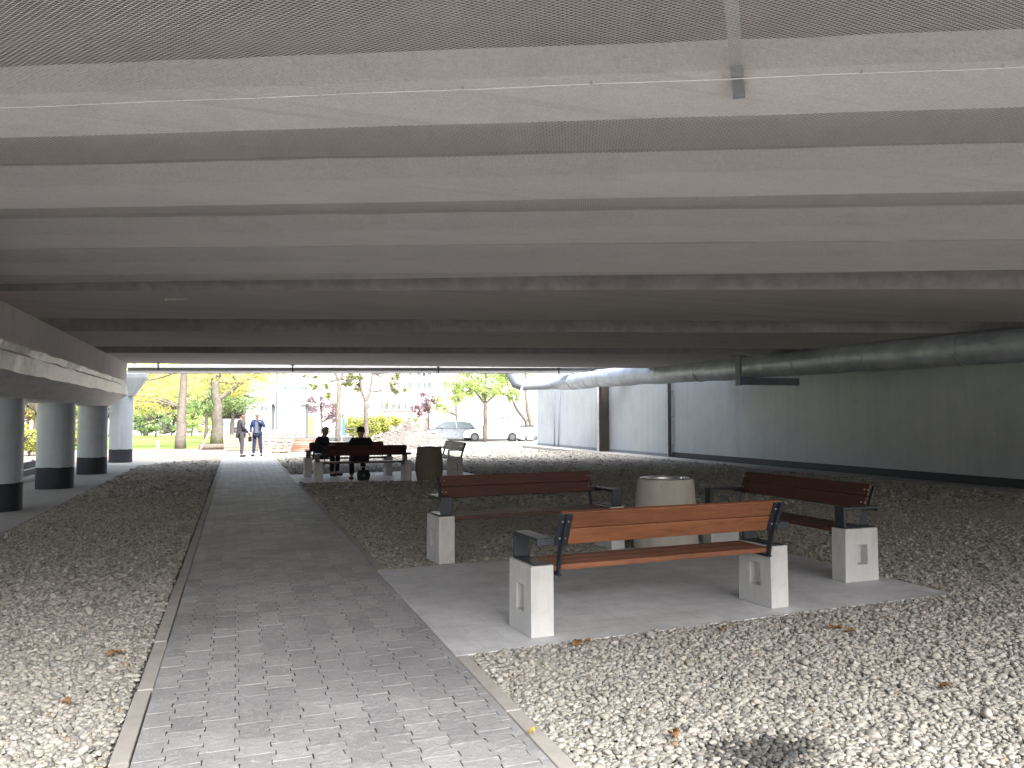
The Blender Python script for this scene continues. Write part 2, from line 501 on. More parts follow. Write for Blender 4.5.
def deck_line(y0, y1):
    """soffit line seen at image heights y0 (left border) and y1 (right border), carried across the deck"""
    a = at_z(0, y0, ZB); b = at_z(1024, y1, ZB)
    s = (b.y - a.y) / (b.x - a.x)
    return (Vector((XL, a.y + s * (XL - a.x), 0)), Vector((XR, a.y + s * (XR - a.x), 0)))


viaduct = empty("viaduct", (0, 15, 0), 0, "low concrete viaduct overhead whose girders span from the column row to the grey wall", "bridge")
VO = Vector((0, 15, 0))
I_SEC = [(0, 0), (1, 0), (1, .15), (.66, .24), (.66, .95), (.34, .95), (.34, .24), (0, .15)]


def girder(near, far, kind='I'):
    m = MB()
    secs = []
    N = 90
    for i in range(N + 1):
        u = i / N
        a = near[0].lerp(near[1], u); b = far[0].lerp(far[1], u)
        sec = I_SEC if kind == 'I' else [(0, 0), (1, 0), (1, .95), (0, .95)]
        secs.append([a.lerp(b, t) + Vector((0, random.gauss(0, .0035) if z < .3 else 0, ZB + z + (random.gauss(0, .002) if 0 < z < .3 else 0))) - VO for (t, z) in sec])
    m.loft(secs)
    o = m.build("girder", [M['flange'], M['web']] if kind == 'I' else [M['box'], M['web']], viaduct)
    for p in o.data.polygons:               # sides above the plastered bottom flange, shade of the recess in their colour
        if p.center.z > ZB + (.16 if kind == 'I' else .01) and abs(p.normal.z) < .95: p.material_index = 1
    return o


lines_I = [((95, 60), (138, 107)), ((187, 165), (209, 191)), ((235, 222), (249, 239)), ((263, 255), (275, 270))]
lines_B = [((291, 289), (318, 322)), ((331, 333), (346, 349.5)), ((352.5, 355), (362, 372))]
g1n, g1f = deck_line(*lines_I[0][0]), deck_line(*lines_I[0][1])
g2n = deck_line(*lines_I[1][0])
step = (g2n[0] - g1n[0] + g2n[1] - g1n[1]) / 2
NEARER = 2                              # girders between the photographed ones and the open edge behind the camera
FAN = (1.35, .5)                       # unseen near rows skewed to even out daylight on the gravel
for k in range(NEARER, 0, -1):
    girder([p - step * k * q for p, q in zip(g1n, FAN)], [p - step * k * q for p, q in zip(g1f, FAN)])
for n_, f_ in lines_I:
    girder(deck_line(*n_), deck_line(*f_))
for n_, f_ in lines_B:
    girder(deck_line(*n_), deck_line(*f_), 'B')
far_edge = deck_line(*lines_B[-1][1])
near_edge = [p - step * (NEARER * q + .05) for p, q in zip(g1n, FAN)]
m = MB()
q = [near_edge[0], near_edge[1], far_edge[1], far_edge[0]]
m.loft([[p + Vector((0, 0, ZB + .952)) - VO for p in q], [p + Vector((0, 0, ZB + 1.25)) - VO for p in q]])
m.build("deck_slab", M['slab'], viaduct)
b0_, b1_ = far_edge
m = MB(); m.bar(b0_ + Vector((0, -.12, ZB + 1.25 + 1.7)) - VO, b1_ + Vector((0, -.12, ZB + 1.25 + 1.7)) - VO, .16, 3.4); m.build("shade_screen", M['matt_grey'], viaduct)  # unseen screen added to shade the ground and wall past the far edge

# pier cap and the wall-like beam above it
YE = 24.4
cap = MB()
SEC = [(-3.36, 1.88), (-2.95, 2.20), (-2.95, 2.46), (-3.03, 2.50), (-3.03, 2.62), (-4.47, 2.62), (-4.47, 2.50), (-4.55, 2.46), (-4.55, 2.20), (-4.14, 1.88)]
secs = []
ys = [1.0 + i * (YE - 1.0) / 60 for i in range(61)]
for i, y in enumerate(ys):
    ins = .20 if i == 60 else 0
    secs.append([Vector((x + random.uniform(-.012, .012), y - (0.30 if (i == 60 and z < 2) else 0), z + random.uniform(-.013, .013))) - VO for (x, z) in SEC])
cap.loft(secs)
cap.build("pier_cap", M['cap'], viaduct)
m = MB()
m.box(Vector((-3.83, (1 + 26.2) / 2, (2.623 + ZB - .003) / 2)) - VO, (1.26, 25.2, ZB - .003 - 2.623))
m.build("bearing_beam", M['box'], viaduct, bevel=.02)


def column(x, y, ztop, parent, origin, r=.37):
    m = MB(); m.lathe([(r, 0.0), (r, ztop)], 48, Vector((x, y, 0)) - origin)
    c = m.build("column", M['column'], parent, smooth=40)
    b = MB(); b.lathe([(r + .004, .0), (r + .004, .47)], 48, Vector((x, y, 0)) - origin)
    b.v = [(p[0], p[1], p[2] + (random.gauss(0, .007) if p[2] > .2 else 0)) for p in b.v]
    bb = b.build("column_band", M['column_base'], c, smooth=40)
    return c


for y in (6.3, 10.7, 15.02, 19.4, 24.0):
    column(-3.75, y, 1.878, viaduct, VO)

# second, narrow structure just beyond the deck: column with corbel and a steel beam
footb = empty("far_beam_support", (-3.78, 29.8, 0), 0, "slim steel beam on a pale round column in daylight beyond the viaduct's far edge", "beam structure")
FO = Vector((-3.78, 29.8, 0))
column(-3.78, 29.8, 2.35, footb, FO)
m = MB()
m.loft([[Vector((sx * .37, sy * .30, 2.30)) for sx, sy in ((-1, -1), (1, -1), (1, 1), (-1, 1))],
        [Vector((sx * .50 + (.28 if sx > 0 else 0), sy * .40, 2.95)) for sx, sy in ((-1, -1), (1, -1), (1, 1), (-1, 1))],
        [Vector((sx * .50 + (.28 if sx > 0 else 0), sy * .40, 3.10)) for sx, sy in ((-1, -1), (1, -1), (1, 1), (-1, 1))]])
m.build("corbel", M['column'], footb, bevel=.02)
m = MB(); m.box((-.25, -.55, 2.86), (.62, .3, .58)); m.build("bearing_block", M['render_white'], footb, bevel=.02)
bl = at_d(128, 30.5); br = at_d(640, 33.0)
zb = z_of(371, 30.5)
m = MB(); m.bar(bl + Vector((0, 0, zb)) - FO, br + Vector((0, 0, z_of(371, 33.0))) - FO, .34, .20)
m.bar(bl + Vector((0, 0, zb + .18)) - FO, br + Vector((0, 0, z_of(371, 33.0) + .18)) - FO, .62, .15)
m.build("beam", M['beam_grey'], footb, bevel=.008)
# drooping cable from corbel to beam
c0 = at_d(143, 30.4, z_of(379, 30.4)); c1 = at_d(180, 30.6, z_of(371, 30.6))
m = MB(); pts = []
for i in range(13):
    u = i / 12; p = c0.lerp(c1, u); p.z -= .10 * math.sin(math.pi * u ** .6); pts.append(p)
m.tube(pts, .03, 8)
tag(m.build("cable", M['bark_pale'], None, smooth=True), "drooping dark cable looped from the pale column's corbel to the slim beam", "cable")

# short hooks below the far girder edge
for px in (157, 292, 438, 559):
    t = (px - 125) / 495; D = 23.3 + 3.2 * t
    p = at_d(px, D, 0)
    zt = ZB + .0
    m = MB(); m.tube([p + Vector((0, 0, zt + .02)), p + Vector((0, 0, zt - .08)), p + Vector((.01, .02, zt - .22))], .022, 6)
    m.box(p + Vector((0, 0, zt - .012)), (.10, .10, .02))
    txt = {157: "nearest the pale column, above the yellow trees", 292: "above the leaning pallets", 438: "above the rubble heap", 559: "nearest the pipe elbow, above the lit wall"}[px]
    tag(m.build("hook", M['black']), "small black hook under the far girder edge, " + txt, "hook", "hooks along the far girder edge")

# ------------------------------------------------------------------ bird net under the near girders: two crossing families of wires
g4f = deck_line(*lines_I[-1][1])
NET_END = ((g4f[0] + g4f[1]) / 2 - (g1n[0] + g1n[1]) / 2).dot(Vector((-(g1n[1] - g1n[0]).normalized().y, (g1n[1] - g1n[0]).normalized().x, 0))) + .12


def net():
    a = deck_line(-150, -195); b = deck_line(291, 288)
    O = Vector((-6, 0, 0))
    x0, x1, y0, y1 = -13.0, 12.0, -1.6, NET_END
    sp = .0188
    V = []; Fc = []
    th = .0012
    base = 0
    x_dir = (g1n[1] - g1n[0]).normalized()
    ang0 = math.atan2(x_dir.y, x_dir.x)
    ex = np.array([x_dir.x, x_dir.y]); ey = np.array([-x_dir.y, x_dir.x])
    NO = np.array([*(g1n[0].lerp(g1n[1], .5))])
    W, H = x1 - x0, y1 - y0
    allv = []; allf = []
    for fam in (1, -1):
        ang = fam * R(31)
        d = np.array([math.cos(ang), math.sin(ang)]); n = np.array([-d[1], d[0]])
        c = np.array([(x0 + x1) / 2, (y0 + y1) / 2])
        L = math.hypot(W, H)
        for k in range(int(-L / 2 / sp), int(L / 2 / sp) + 1):
            o = c + n * k * sp
            # clip against the rectangle
            t0, t1 = -L, L
            for ax, lo, hi in ((0, x0, x1), (1, y0, y1)):
                if abs(d[ax]) < 1e-9: continue
                ta, tb = (lo - o[ax]) / d[ax], (hi - o[ax]) / d[ax]
                t0 = max(t0, min(ta, tb)); t1 = min(t1, max(ta, tb))
            if t1 - t0 < .1: continue
            ns = max(2, int((t1 - t0) / .25))
            t = np.linspace(t0, t1, ns)
            q_ = o[None, :] + d[None, :] * t[:, None]
            p = NO[None, :2] + q_[:, :1] * ex[None] + q_[:, 1:] * ey[None]
            sag = ZB - .012 - .005 * (1 + np.sin(p[:, 0] * 1.7 + p[:, 1] * .6)) * .5 - .004 * (1 + np.sin(p[:, 1] * 3.6 + p[:, 0] * .3)) * .5
            rings = []
            for q in range(3):
                a_ = q * 2 * math.pi / 3 + math.pi / 2
                off = (n[0] * ex + n[1] * ey) * math.cos(a_) * th * 1.15
                rings.append(np.column_stack([p + off[None, :], sag + math.sin(a_) * th + fam * th * .8]))
            v = np.stack(rings, 1).reshape(-1, 3)
            i = np.arange(ns - 1)[:, None] * 3
            f = np.concatenate([np.concatenate([i + q, i + (q + 1) % 3, i + 3 + (q + 1) % 3, i + 3 + q], 1) for q in range(3)], 0)
            allv.append(v); allf.append(f + base); base += len(v)
    o = np_mesh("bird_net", np.concatenate(allv), np.concatenate(allf), M['wire'], None, True)
    return tag(o, "fine diamond-mesh wire net stretched beneath the nearest girders", "net")


net()
# straining wire with clips along the first girder
w0, w1 = at_z(-60, 110, ZB - .03), at_z(1090, 64, ZB - .03)
ten = MB(); ten.tube([w0.lerp(w1, i / 20) + Vector((0, 0, -.004 * math.sin(math.pi * i / 20 * 5) ** 2)) for i in range(21)], .0022, 6)
wire = tag(ten.build("straining_wire", M['wire'], None, smooth=True), "thin pale straining wire holding the net along the first full girder", "wire")
for i in range(9):
    p = w0.lerp(w1, (i + .4) / 9)
    m = MB(); m.box(p + Vector((0, 0, .006)), (.011, .010, .016)); m.build("clip", M['galv'], wire)

# steel channel poking through the net
e0, e1 = at_z(726, -60, ZB + .055), at_z(739, 96, ZB - .035)
m = MB(); d = (e1 - e0).normalized(); s = d.cross(Vector((0, 0, 1))).normalized()
m.bar(e0, e1, .056, .006)
for k in (-1, 1): m.bar(e0 + s * k * .0255 + Vector((0, 0, .018)), e1 + s * k * .0255 + Vector((0, 0, .018)), .005, .03)
ch = tag(m.build("steel_channel", M['galv'], None), "short galvanised steel channel poking out below the wire net", "channel")
m = MB(); m.box(e1 + d * .004 + Vector((0, 0, .012)), (.060, .006, .046), M=Matrix((s, d, Vector((0, 0, 1)))).transposed()); m.build("end_plate", M['bracket'], ch)
# thin tube lamp scrap on the soffit
s0, s1 = at_z(166, 300, ZB - .03), at_z(186, 299.6, ZB - .03)
m = MB(); m.bar(s0, s1, .05, .03); m.box(s0, (.03, .07, .035)); m.box(s1, (.03, .07, .035))
tag(m.build("soffit_strip", M['pale_edge'], None, bevel=.004), "thin pale strip fixed to the dark soffit above the column row", "strip")

# ------------------------------------------------------------------ abutment wall on the right
XW = 16.0


def wall_y(px):      # where column px meets the wall plane
    d = ray(px, 430); return (d.y / d.x) * (XW - .1)

YF = 40.4
WO = Vector((XW, 0, 0))
wall = empty("abutment_wall", WO, 0, "long grey painted wall closing the right side below the pipe", "wall")
edges = [-3.0, 4.5, 9.0, 13.3, 17.6, 22.0, 25.6, 29.0, 32.0, YF]
m = MB(); m.box((.25, (YF - 3) / 2, 1.90), (.46, YF + 3, 3.8)); m.build("wall_core", M['wall'], wall)
for a, b in zip(edges[:-1], edges[1:]):
    m = MB(); m.box((0, (a + b) / 2, 1.9), (.06, b - a - .004, 3.78)); m.build("wall_panel", M['wall'], wall, bevel=.002)
m = MB(); yb_ = wall_y(671); m.box((-.042, (yb_ - 3) / 2, .10), (.024, yb_ + 3, .26)); m.build("plinth_band", M['wall_plinth'], wall)
m = MB(); m.box((-.042, (yb_ + .004 + YF) / 2, .06), (.024, YF - yb_ - .004, .18)); m.build("plinth_band", M['bracket'], wall)

# posts and down pipes standing against the wall
y = wall_y(607)
t_ = empty("wall_post", (XW - .25, y, 0), 0, "thick dark brown post with a pale edge against the wall beneath the pipe", "post")
m = MB(); m.box((0, 0, 1.65), (.36, .30, 3.3)); m.build("post_body", M['pilaster'], t_, bevel=.02)
m = MB(); m.box((-.21, .19, 1.65), (.09, .09, 3.3)); m.build("pale_strip", M['pale_edge'], t_, bevel=.01)
y = wall_y(671)
t_ = empty("drain_pipe", (XW - .16, y, 0), 0, "thin dark drain pipe running down the wall between the post and the hanging bracket", "drain pipe")
m = MB(); m.tube([(0, 0, .05), (0, 0, 3.1)], .065, 14); pipe_ = m.build("pipe_run", M['wall_plinth'], t_, smooth=40)
m = MB(); m.tube([(.02, .16, .05), (.02, .16, 3.1)], .022, 8); m.build("thin_conduit", M['galv'], t_, smooth=40)
for z in (.5, 1.6, 2.6):
    m = MB(); m.box((.05, .04, z), (.10, .26, .03)); m.build("pipe_clamp", M['bracket'], t_)
for k, px in enumerate((554, 558)):
    y = wall_y(px)
    m = MB(); m.tube([(XW - .08, y, 0.02), (XW - .09, y - .1 * k, 1.2), (XW - .10, y - .22 * k, 2.95)], .028, 8)
    tag(m.build("loose_cable", M['bracket'], None, smooth=True), ["thin dark cable hanging straight down the lit end of the wall, left of its twin",
        "thin dark cable leaning to its twin on the lit end of the wall, right one"][k], "cable", "cables on the lit end of the wall")

# ------------------------------------------------------------------ insulated pipe along the wall
XP = 13.45
def pipe_pt(px, py, X=XP):
    d = ray(px, py); k = X / d.x
    return EYE + d * k

pp = [pipe_pt(1024, 344.5), pipe_pt(900, 354.5), pipe_pt(800, 362.5), pipe_pt(740, 368), pipe_pt(680, 372.5), pipe_pt(630, 376.5), pipe_pt(590, 380), pipe_pt(566, 382.5)]
first = pp[0] + (pp[0] - pp[1]).normalized() * 16
first.z = pp[0].z
pipe = empty("insulated_pipe", (XP, 20, 0), 0, "fat silver clad heating pipe running along the top of the grey wall", "pipe")
PO = Vector((XP, 20, 0))
# smooth resample
path = [first] + pp
def resample(pts, step):
    out = []
    for a, b in zip(pts[:-1], pts[1:]):
        n = max(1, int((b - a).length / step))
        for i in range(n): out.append(a.lerp(b, i / n))
    out.append(pts[-1]); return out
rs = resample(path, .35)
m = MB(); m.tube([p - PO + Vector((0, 0, .012 * math.sin(p.y * 1.9))) for p in rs], [.325 + .007 * math.sin(p.y * 3.1) for p in rs], 40)
m.build("pipe_cladding", M['pipe'], pipe, smooth=50)
# elbow to the left
e = pp[-1]; el = [e]
dirp = (pp[-1] - pp[-2]).normalized(); left = Vector((-1, .35, -.05)).normalized()
for i in range(1, 9):
    a = i / 8 * math.pi / 2
    el.append(e + dirp * .75 * math.sin(a) + left * .75 * (1 - math.cos(a)))
el.append(el[-1] + left * .9)
m = MB(); m.tube([p - PO for p in el], [.325 - .06 * min(1, i / 5) for i in range(len(el))], 32); m.build("pipe_elbow", M['pipe'], pipe, smooth=50)
up = el[-1]
m = MB(); m.tube([up - PO, up + left * .25 + Vector((0, 0, .10)) - PO, up + left * .42 + Vector((0, 0, .45)) - PO, up + left * .45 + Vector((0, 0, 1.1)) - PO], [.265, .27, .26, .24], 24)
m.build("pipe_riser", M['bracket'], pipe, smooth=50)
def tilt(a, b):
    y = (b - a).normalized(); x = y.cross(Vector((0, 0, 1))).normalized(); return Matrix((x, y, x.cross(y))).transposed()
for i in range(len(rs)):
    if i % 6 == 0 and i + 1 < len(rs) or i in (len(rs) - 3, len(rs) - 5, len(rs) - 7, len(rs) - 10):
        a = rs[i]; b = rs[min(i + 1, len(rs) - 1)]
        dd = (b - a).normalized()
        m = MB(); m.tube([a - PO - dd * .02, a - PO + dd * .02], .340, 36); m.build("pipe_band", M['galv'], pipe, smooth=40)
# upper second pipe in the lit end
q0, q1 = pipe_pt(640, 371, XP + .9), pipe_pt(563, 378, XP + .9)
m = MB(); m.tube([q0, q0.lerp(q1, .5), q1, q1 + Vector((-1.2, .6, -.1))], .22, 24)
tag(m.build("upper_pipe", M['pipe'], None, smooth=50), "smaller pale pipe lying behind and above the fat pipe at its far daylit end", "pipe")
# hanging L bracket
p = pipe_pt(738.5, 381, XP - .55); top = ZB - .002
br_ = empty("pipe_hanger", (p.x, p.y, 0), 0, "blue-grey L-shaped steel bracket hanging from the deck to hold the fat pipe", "bracket")
m = MB(); m.box((0, 0, (p.z - .12 + top) / 2), (.05, .22, top - p.z + .12)); m.build("hanger_plate", M['bracket'], br_, bevel=.006)
m = MB(); m.box((1.02, .0, p.z + .0), (1.95, .12, .20)); m.build("cross_arm", M['bracket'], br_, bevel=.006)
m = MB(); m.box((0, 0, top - .012), (.3, .36, .02)); m.build("anchor_plate", M['bracket'], br_)
# ------------------------------------------------------------------ ground sheets
def sheet(name, pts, z, mat, kind='structure'):
    m = MB(); m.add([(x, y, z) for x, y in pts], [tuple(range(len(pts)))])
    return tag(m.build(name, mat), None, None, None, kind)


def slab(name, pts, z0, z1, mat, bevel=0.0):
    m = MB(); m.loft([[Vector((x, y, z0)) for x, y in pts], [Vector((x, y, z1)) for x, y in pts]])
    return tag(m.build(name, mat, bevel=bevel), None, None, None, 'structure')


sheet("ground", [(-900, -300), (900, -300), (900, 1500), (-900, 1500)], -.10, M['ground'])
PXL, PXR = -.425, 1.36          # path between the kerbs
KW = .09
GL, GRR = -2.93, 15.0           # left gravel limit, right gravel limit
YG = 33.5
sheet("gravel_base", [(GL, -6), (PXL - KW, -6), (PXL - KW, 31), (GL, 27.5)], -.022, M['bed'])
sheet("gravel_base", [(PXR + KW, -6), (GRR, -6), (GRR, 33), (PXR + KW, 33)], -.022, M['bed'])
slab("pavement", [(-4.6, -6), (GL, -6), (GL, 27.5), (-1.5, 30.5), (-4.6, 31.2)], -.09, .012, M['walk'], .01)
slab("wall_footing_strip", [(GRR, -6), (XW - .03, -6), (XW - .03, 40.3), (GRR, 40.3)], -.09, .03, M['walk'], .01)
sheet("path_base", [(PXL, -3), (PXR, -3), (PXR, 38.0), (PXL, 38.0)], -.0032, M['joint'])

# kerb strips, one per side, as separate one-metre stones in one strip
for x0, x1 in ((PXL - KW, PXL - .006), (PXR + .006, PXR + KW)):
    m = MB(); y = -3.1
    while y < 38:
        if x0 > 0 and (4.6 < y < 7.5 or 18.1 < y < 21.5):      # the pads butt straight against the path
            y += 1.0; continue
        dx = random.uniform(-.004, .004); dz = random.uniform(-.003, .003)
        m.box(((x0 + x1) / 2 + dx, y + .5, -.045 + dz), (x1 - x0, .992, .10)); y += 1.0
    tag(m.build("kerb_strip", M['kerb'], bevel=.006), None, None, None, 'structure')

# interlocking I-shaped pavers of the path
def pavers():
    L, WF, WW = .200, .180, .140       # length along the path, flange and waist width
    pitch = (WF + WW) / 2
    V = []; Fq = []; flat = []
    base = 0
    patch = [at_z(*p) for p in ((292, 652), (463, 632), (500, 690), (303, 702))]
    pcx = sum(p.x for p in patch) / 4
    def in_patch(x, y):
        c = False
        for i in range(4):
            a, b = patch[i], patch[(i + 1) % 4]
            if (a.y > y) != (b.y > y) and x < (b.x - a.x) * (y - a.y) / (b.y - a.y) + a.x: c = not c
        return c
    g = .0011
    prof = [(-WF / 2, -L / 2), (WF / 2, -L / 2), (WF / 2, -L / 4), (WW / 2, -L / 4 + .02), (WW / 2, L / 4 - .02), (WF / 2, L / 4), (WF / 2, L / 2),
            (-WF / 2, L / 2), (-WF / 2, L / 4), (-WW / 2, L / 4 - .02), (-WW / 2, -L / 4 + .02), (-WF / 2, -L / 4)]
    n = len(prof)
    ncol = int((PXR - PXL) / pitch) + 2
    for c in range(ncol):
        x = PXL + pitch * (c + .5) - .03
        y = 1.2 + (L / 2 if c % 2 else 0)
        while y < 37.95:
            gg = g + random.uniform(0, .0009)
            sx, sy = 1 - 2 * (gg + .0018) / WF, 1 - 2 * gg / L
            dz = random.gauss(0, .0005); tx = random.gauss(0, .003); ty = random.gauss(0, .003)
            ox, oy = random.gauss(0, .0008), random.gauss(0, .0012); rot = random.gauss(0, .006)
            ring = []
            for (px_, py_) in prof:
                qx = px_ * sx + random.uniform(-.0026, .0026); qy = py_ * sy + random.uniform(-.0022, .0022)
                ring.append((min(max(x + ox + qx - rot * qy, PXL + .001), PXR - .001), y + oy + qy + rot * qx, qx, qy))
            for (zz, ins) in ((-.03, 1.0), (-.0008, 1.0), (0.0, .990)):
                for (X, Y, qx, qy) in ring:
                    V.append((x + (X - x) * ins, y + (Y - y) * ins, zz + dz + (tx * qx + ty * qy if zz > -.02 else 0)))
            for lv in range(2):
                for k in range(n):
                    Fq.append((base + lv * n + k, base + lv * n + (k + 1) % n, base + (lv + 1) * n + (k + 1) % n, base + (lv + 1) * n + k))
            Fq.append(tuple(base + 2 * n + k for k in range(n)))
            fl = 1.0 if (in_patch(x, y) or (x > .45 and 9.3 < y < 9.9)) else random.choice((0, 0, .1, .25))
            flat += [fl] * (3 * n)
            base += 3 * n
            y += L
    me = bpy.data.meshes.new("path"); me.from_pydata(V, [], Fq)
    o = link_mesh("path", me, M['paver'])
    a = me.attributes.new("flat", 'FLOAT', 'POINT'); a.data.foreach_set("value", flat)
    return tag(o, None, None, None, 'structure')


pavers()
# rectangular pads with the benches
PAD1 = [(PXR + .006, 4.91), (5.98, 5.16), (6.0, 8.45), (PXR + .006, 7.89)]
PAD2 = [(PXR + .006, 18.91), (6.2, 18.4), (6.2, 22.4), (PXR + .006, 21.89)]
slab("paved_pad", PAD1, -.09, .001, M['pad'], .003)
slab("paved_pad", PAD2, -.09, .001, M['pad'], .006)

# ------------------------------------------------------------------ modelled gravel stones
def inside(poly, X, Y):
    c = np.zeros(len(X), bool); n = len(poly)
    for i in range(n):
        (ax, ay), (bx, by) = poly[i], poly[(i + 1) % n]
        if ay == by: continue
        t = ((ay > Y) != (by > Y)) & (X < (bx - ax) * (Y - ay) / (by - ay) + ax)
        c ^= t
    return c


def ico_np(sub):
    bm = bmesh.new(); bmesh.ops.create_icosphere(bm, subdivisions=sub, radius=1)
    v = np.array([x.co[:] for x in bm.verts]); f = np.array([[q.index for q in x.verts] for x in bm.faces]); bm.free()
    return v, f


DARK = at_z(768, 752)


def stones(name, x0, x1, y0, y1, spacing, sub, dmin, dmax, holes, rad, label=None, poly=None):
    nx, ny = int((x1 - x0) / spacing), int((y1 - y0) / spacing)
    gx, gy = np.meshgrid(np.arange(nx), np.arange(ny))
    X = (x0 + (gx + .5 * (gy % 2) + RNG.uniform(-.42, .42, gx.shape)) * spacing).ravel()
    Y = (y0 + (gy + RNG.uniform(-.42, .42, gx.shape)) * spacing).ravel()
    D = X * FH.x + Y * FH.y; lat = X * RT.x + Y * RT.y
    ok = (D > dmin) & (D <= dmax) & (np.abs(lat) < D * .70 + .8)
    for h in holes: ok &= ~inside(h, X, Y)
    if poly is not None: ok &= inside(poly, X, Y)
    X, Y = X[ok], Y[ok]; n = len(X)
    if n == 0: return None
    bv, bf = ico_np(sub)
    r = rad * np.exp(RNG.normal(0, .24, n))
    dd = np.hypot(X - DARK.x, (Y - DARK.y) * 1.5)
    wet = np.clip((.36 - dd + RNG.normal(0, .07, n)) * 6, 0, 1)
    bx = RNG.uniform(.8, 1.35, n); by = RNG.uniform(.7, 1.05, n); bz = RNG.uniform(.5, .8, n)
    jit = 1 + RNG.uniform(-.2, .2, (n, len(bv)))
    P = bv[None] * jit[:, :, None]
    # chop facets so the stones look broken rather than round
    for _ in range(3):
        pn = RNG.normal(0, 1, (n, 3)); pn /= np.linalg.norm(pn, axis=1)[:, None]
        lim = RNG.uniform(.45, .8, n)
        dt = np.einsum('nij,nj->ni', P, pn)
        P -= np.clip(dt - lim[:, None], 0, None)[:, :, None] * pn[:, None, :]
    P *= np.stack([bx, by, bz], 1)[:, None, :] * r[:, None, None]
    tx = RNG.normal(0, .35, n); c, s = np.cos(tx)[:, None], np.sin(tx)[:, None]
    y_, z_ = P[:, :, 1] * c - P[:, :, 2] * s, P[:, :, 1] * s + P[:, :, 2] * c
    P[:, :, 1], P[:, :, 2] = y_, z_
    a = RNG.uniform(0, 6.283, n); c, s = np.cos(a)[:, None], np.sin(a)[:, None]
    x_, y_ = P[:, :, 0] * c - P[:, :, 1] * s, P[:, :, 0] * s + P[:, :, 1] * c
    P[:, :, 0] = x_ + X[:, None]; P[:, :, 1] = y_ + Y[:, None]
    lift = np.abs(RNG.normal(0, .42, n)) * r - .0135 - .02 * np.clip(1 - dd / .22, 0, 1)
    edge = np.minimum(1, 10)
    P[:, :, 2] += lift[:, None]
    fs = (bf[None] + (np.arange(n) * len(bv))[:, None, None]).reshape(-1, 3)
    o = np_mesh(name, P.reshape(-1, 3), fs, M['stone'], None, sub > 1)
    at = o.data.attributes.new("wet", 'FLOAT', 'POINT'); at.data.foreach_set("value", np.repeat(wet, len(bv)).astype(np.float32))
    return tag(o, label, None, None, 'stuff')


K0, K1 = PXL - KW - .003, PXR + KW + .003
stones("gravel", GL + .02, K0, .8, 12, .0205, 2, 1.5, 6.5, [], .0152)
stones("gravel", GL + .02, K0, 3, 22, .027, 1, 6.5, 15, [], .0185)
stones("gravel", K1, 9, -.5, 9, .0205, 2, 1.5, 6.5, [PAD1], .0152)
stones("gravel", K1, 14.95, -1, 20, .027, 1, 6.5, 14, [PAD1, PAD2], .0185)
stones("gravel", K1, 14.95, 9, 33, .055, 1, 14, 36, [PAD2], .036)
stones("gravel", GL + .02, K0, 12, 30.5, .055, 1, 15, 32, [], .036, poly=[(GL, 9), (K0, 9), (K0, 30.8), (-1.5, 30.0), (GL, 27.3)])

# far side
sheet("dirt_ground", [(-8.0, 31.3), (PXL - KW - .01, 31.3), (PXL - KW - .01, 44), (-16, 46), (-16, 33)], -.085, M['dirt'])
sheet("lawn", [(-60, 42), (-16, 46.004), (-1, 44.004), (0, 52), (-2, 78), (-70, 82)], -.07, M['lawn'])
sheet("lawn", [(-30, 9), (-13, 9), (-13, 30), (-10, 40), (-60, 41.9), (-60, 9)], -.075, M['lawn'])
sheet("street", [(8, 53), (110, 62), (110, 74), (2, 66)], -.06, M['asphalt'])
# ------------------------------------------------------------------ benches
HB = 1.075          # half distance between plinth centres


def plinth_mesh():
    """white concrete foot with a rectangular recess in both long faces"""
    w, d, h = .18, .39, .50
    y0, y1, z0, z1 = -.066, .054, .16, .345
    dep = .075
    V = []; Fc = []
    def q(*p):
        b = len(V); V.extend(p); Fc.append((b, b + 1, b + 2, b + 3))
    ob, it = d / 2 + .006, d / 2
    for s in (-1, 1):
        x = s * w / 2; xi = x - s * dep
        o = [(x, -ob, 0), (x, ob, 0), (x, it, h), (x, -it, h)]
        i = [(x, y0, z0), (x, y1, z0), (x, y1, z1), (x, y0, z1)]
        e = [(xi, y0 + .006, z0 + .006), (xi, y1 - .006, z0 + .006), (xi, y1 - .006, z1 - .006), (xi, y0 + .006, z1 - .006)]
        for k in range(4):
            n = (k + 1) % 4
            q(o[k], o[n], i[n], i[k]); q(i[k], i[n], e[n], e[k])
        q(*e)
    a, b = -w / 2, w / 2
    q((a, -ob, 0), (b, -ob, 0), (b, -it, h), (a, -it, h)); q((a, ob, 0), (b, ob, 0), (b, it, h), (a, it, h))
    q((a, -it, h), (b, -it, h), (b, it, h), (a, it, h)); q((a, -ob, 0), (b, -ob, 0), (b, ob, 0), (a, ob, 0))
    m = MB(); m.v = V; m.f = Fc; m.mi = [0] * len(Fc)
    return m


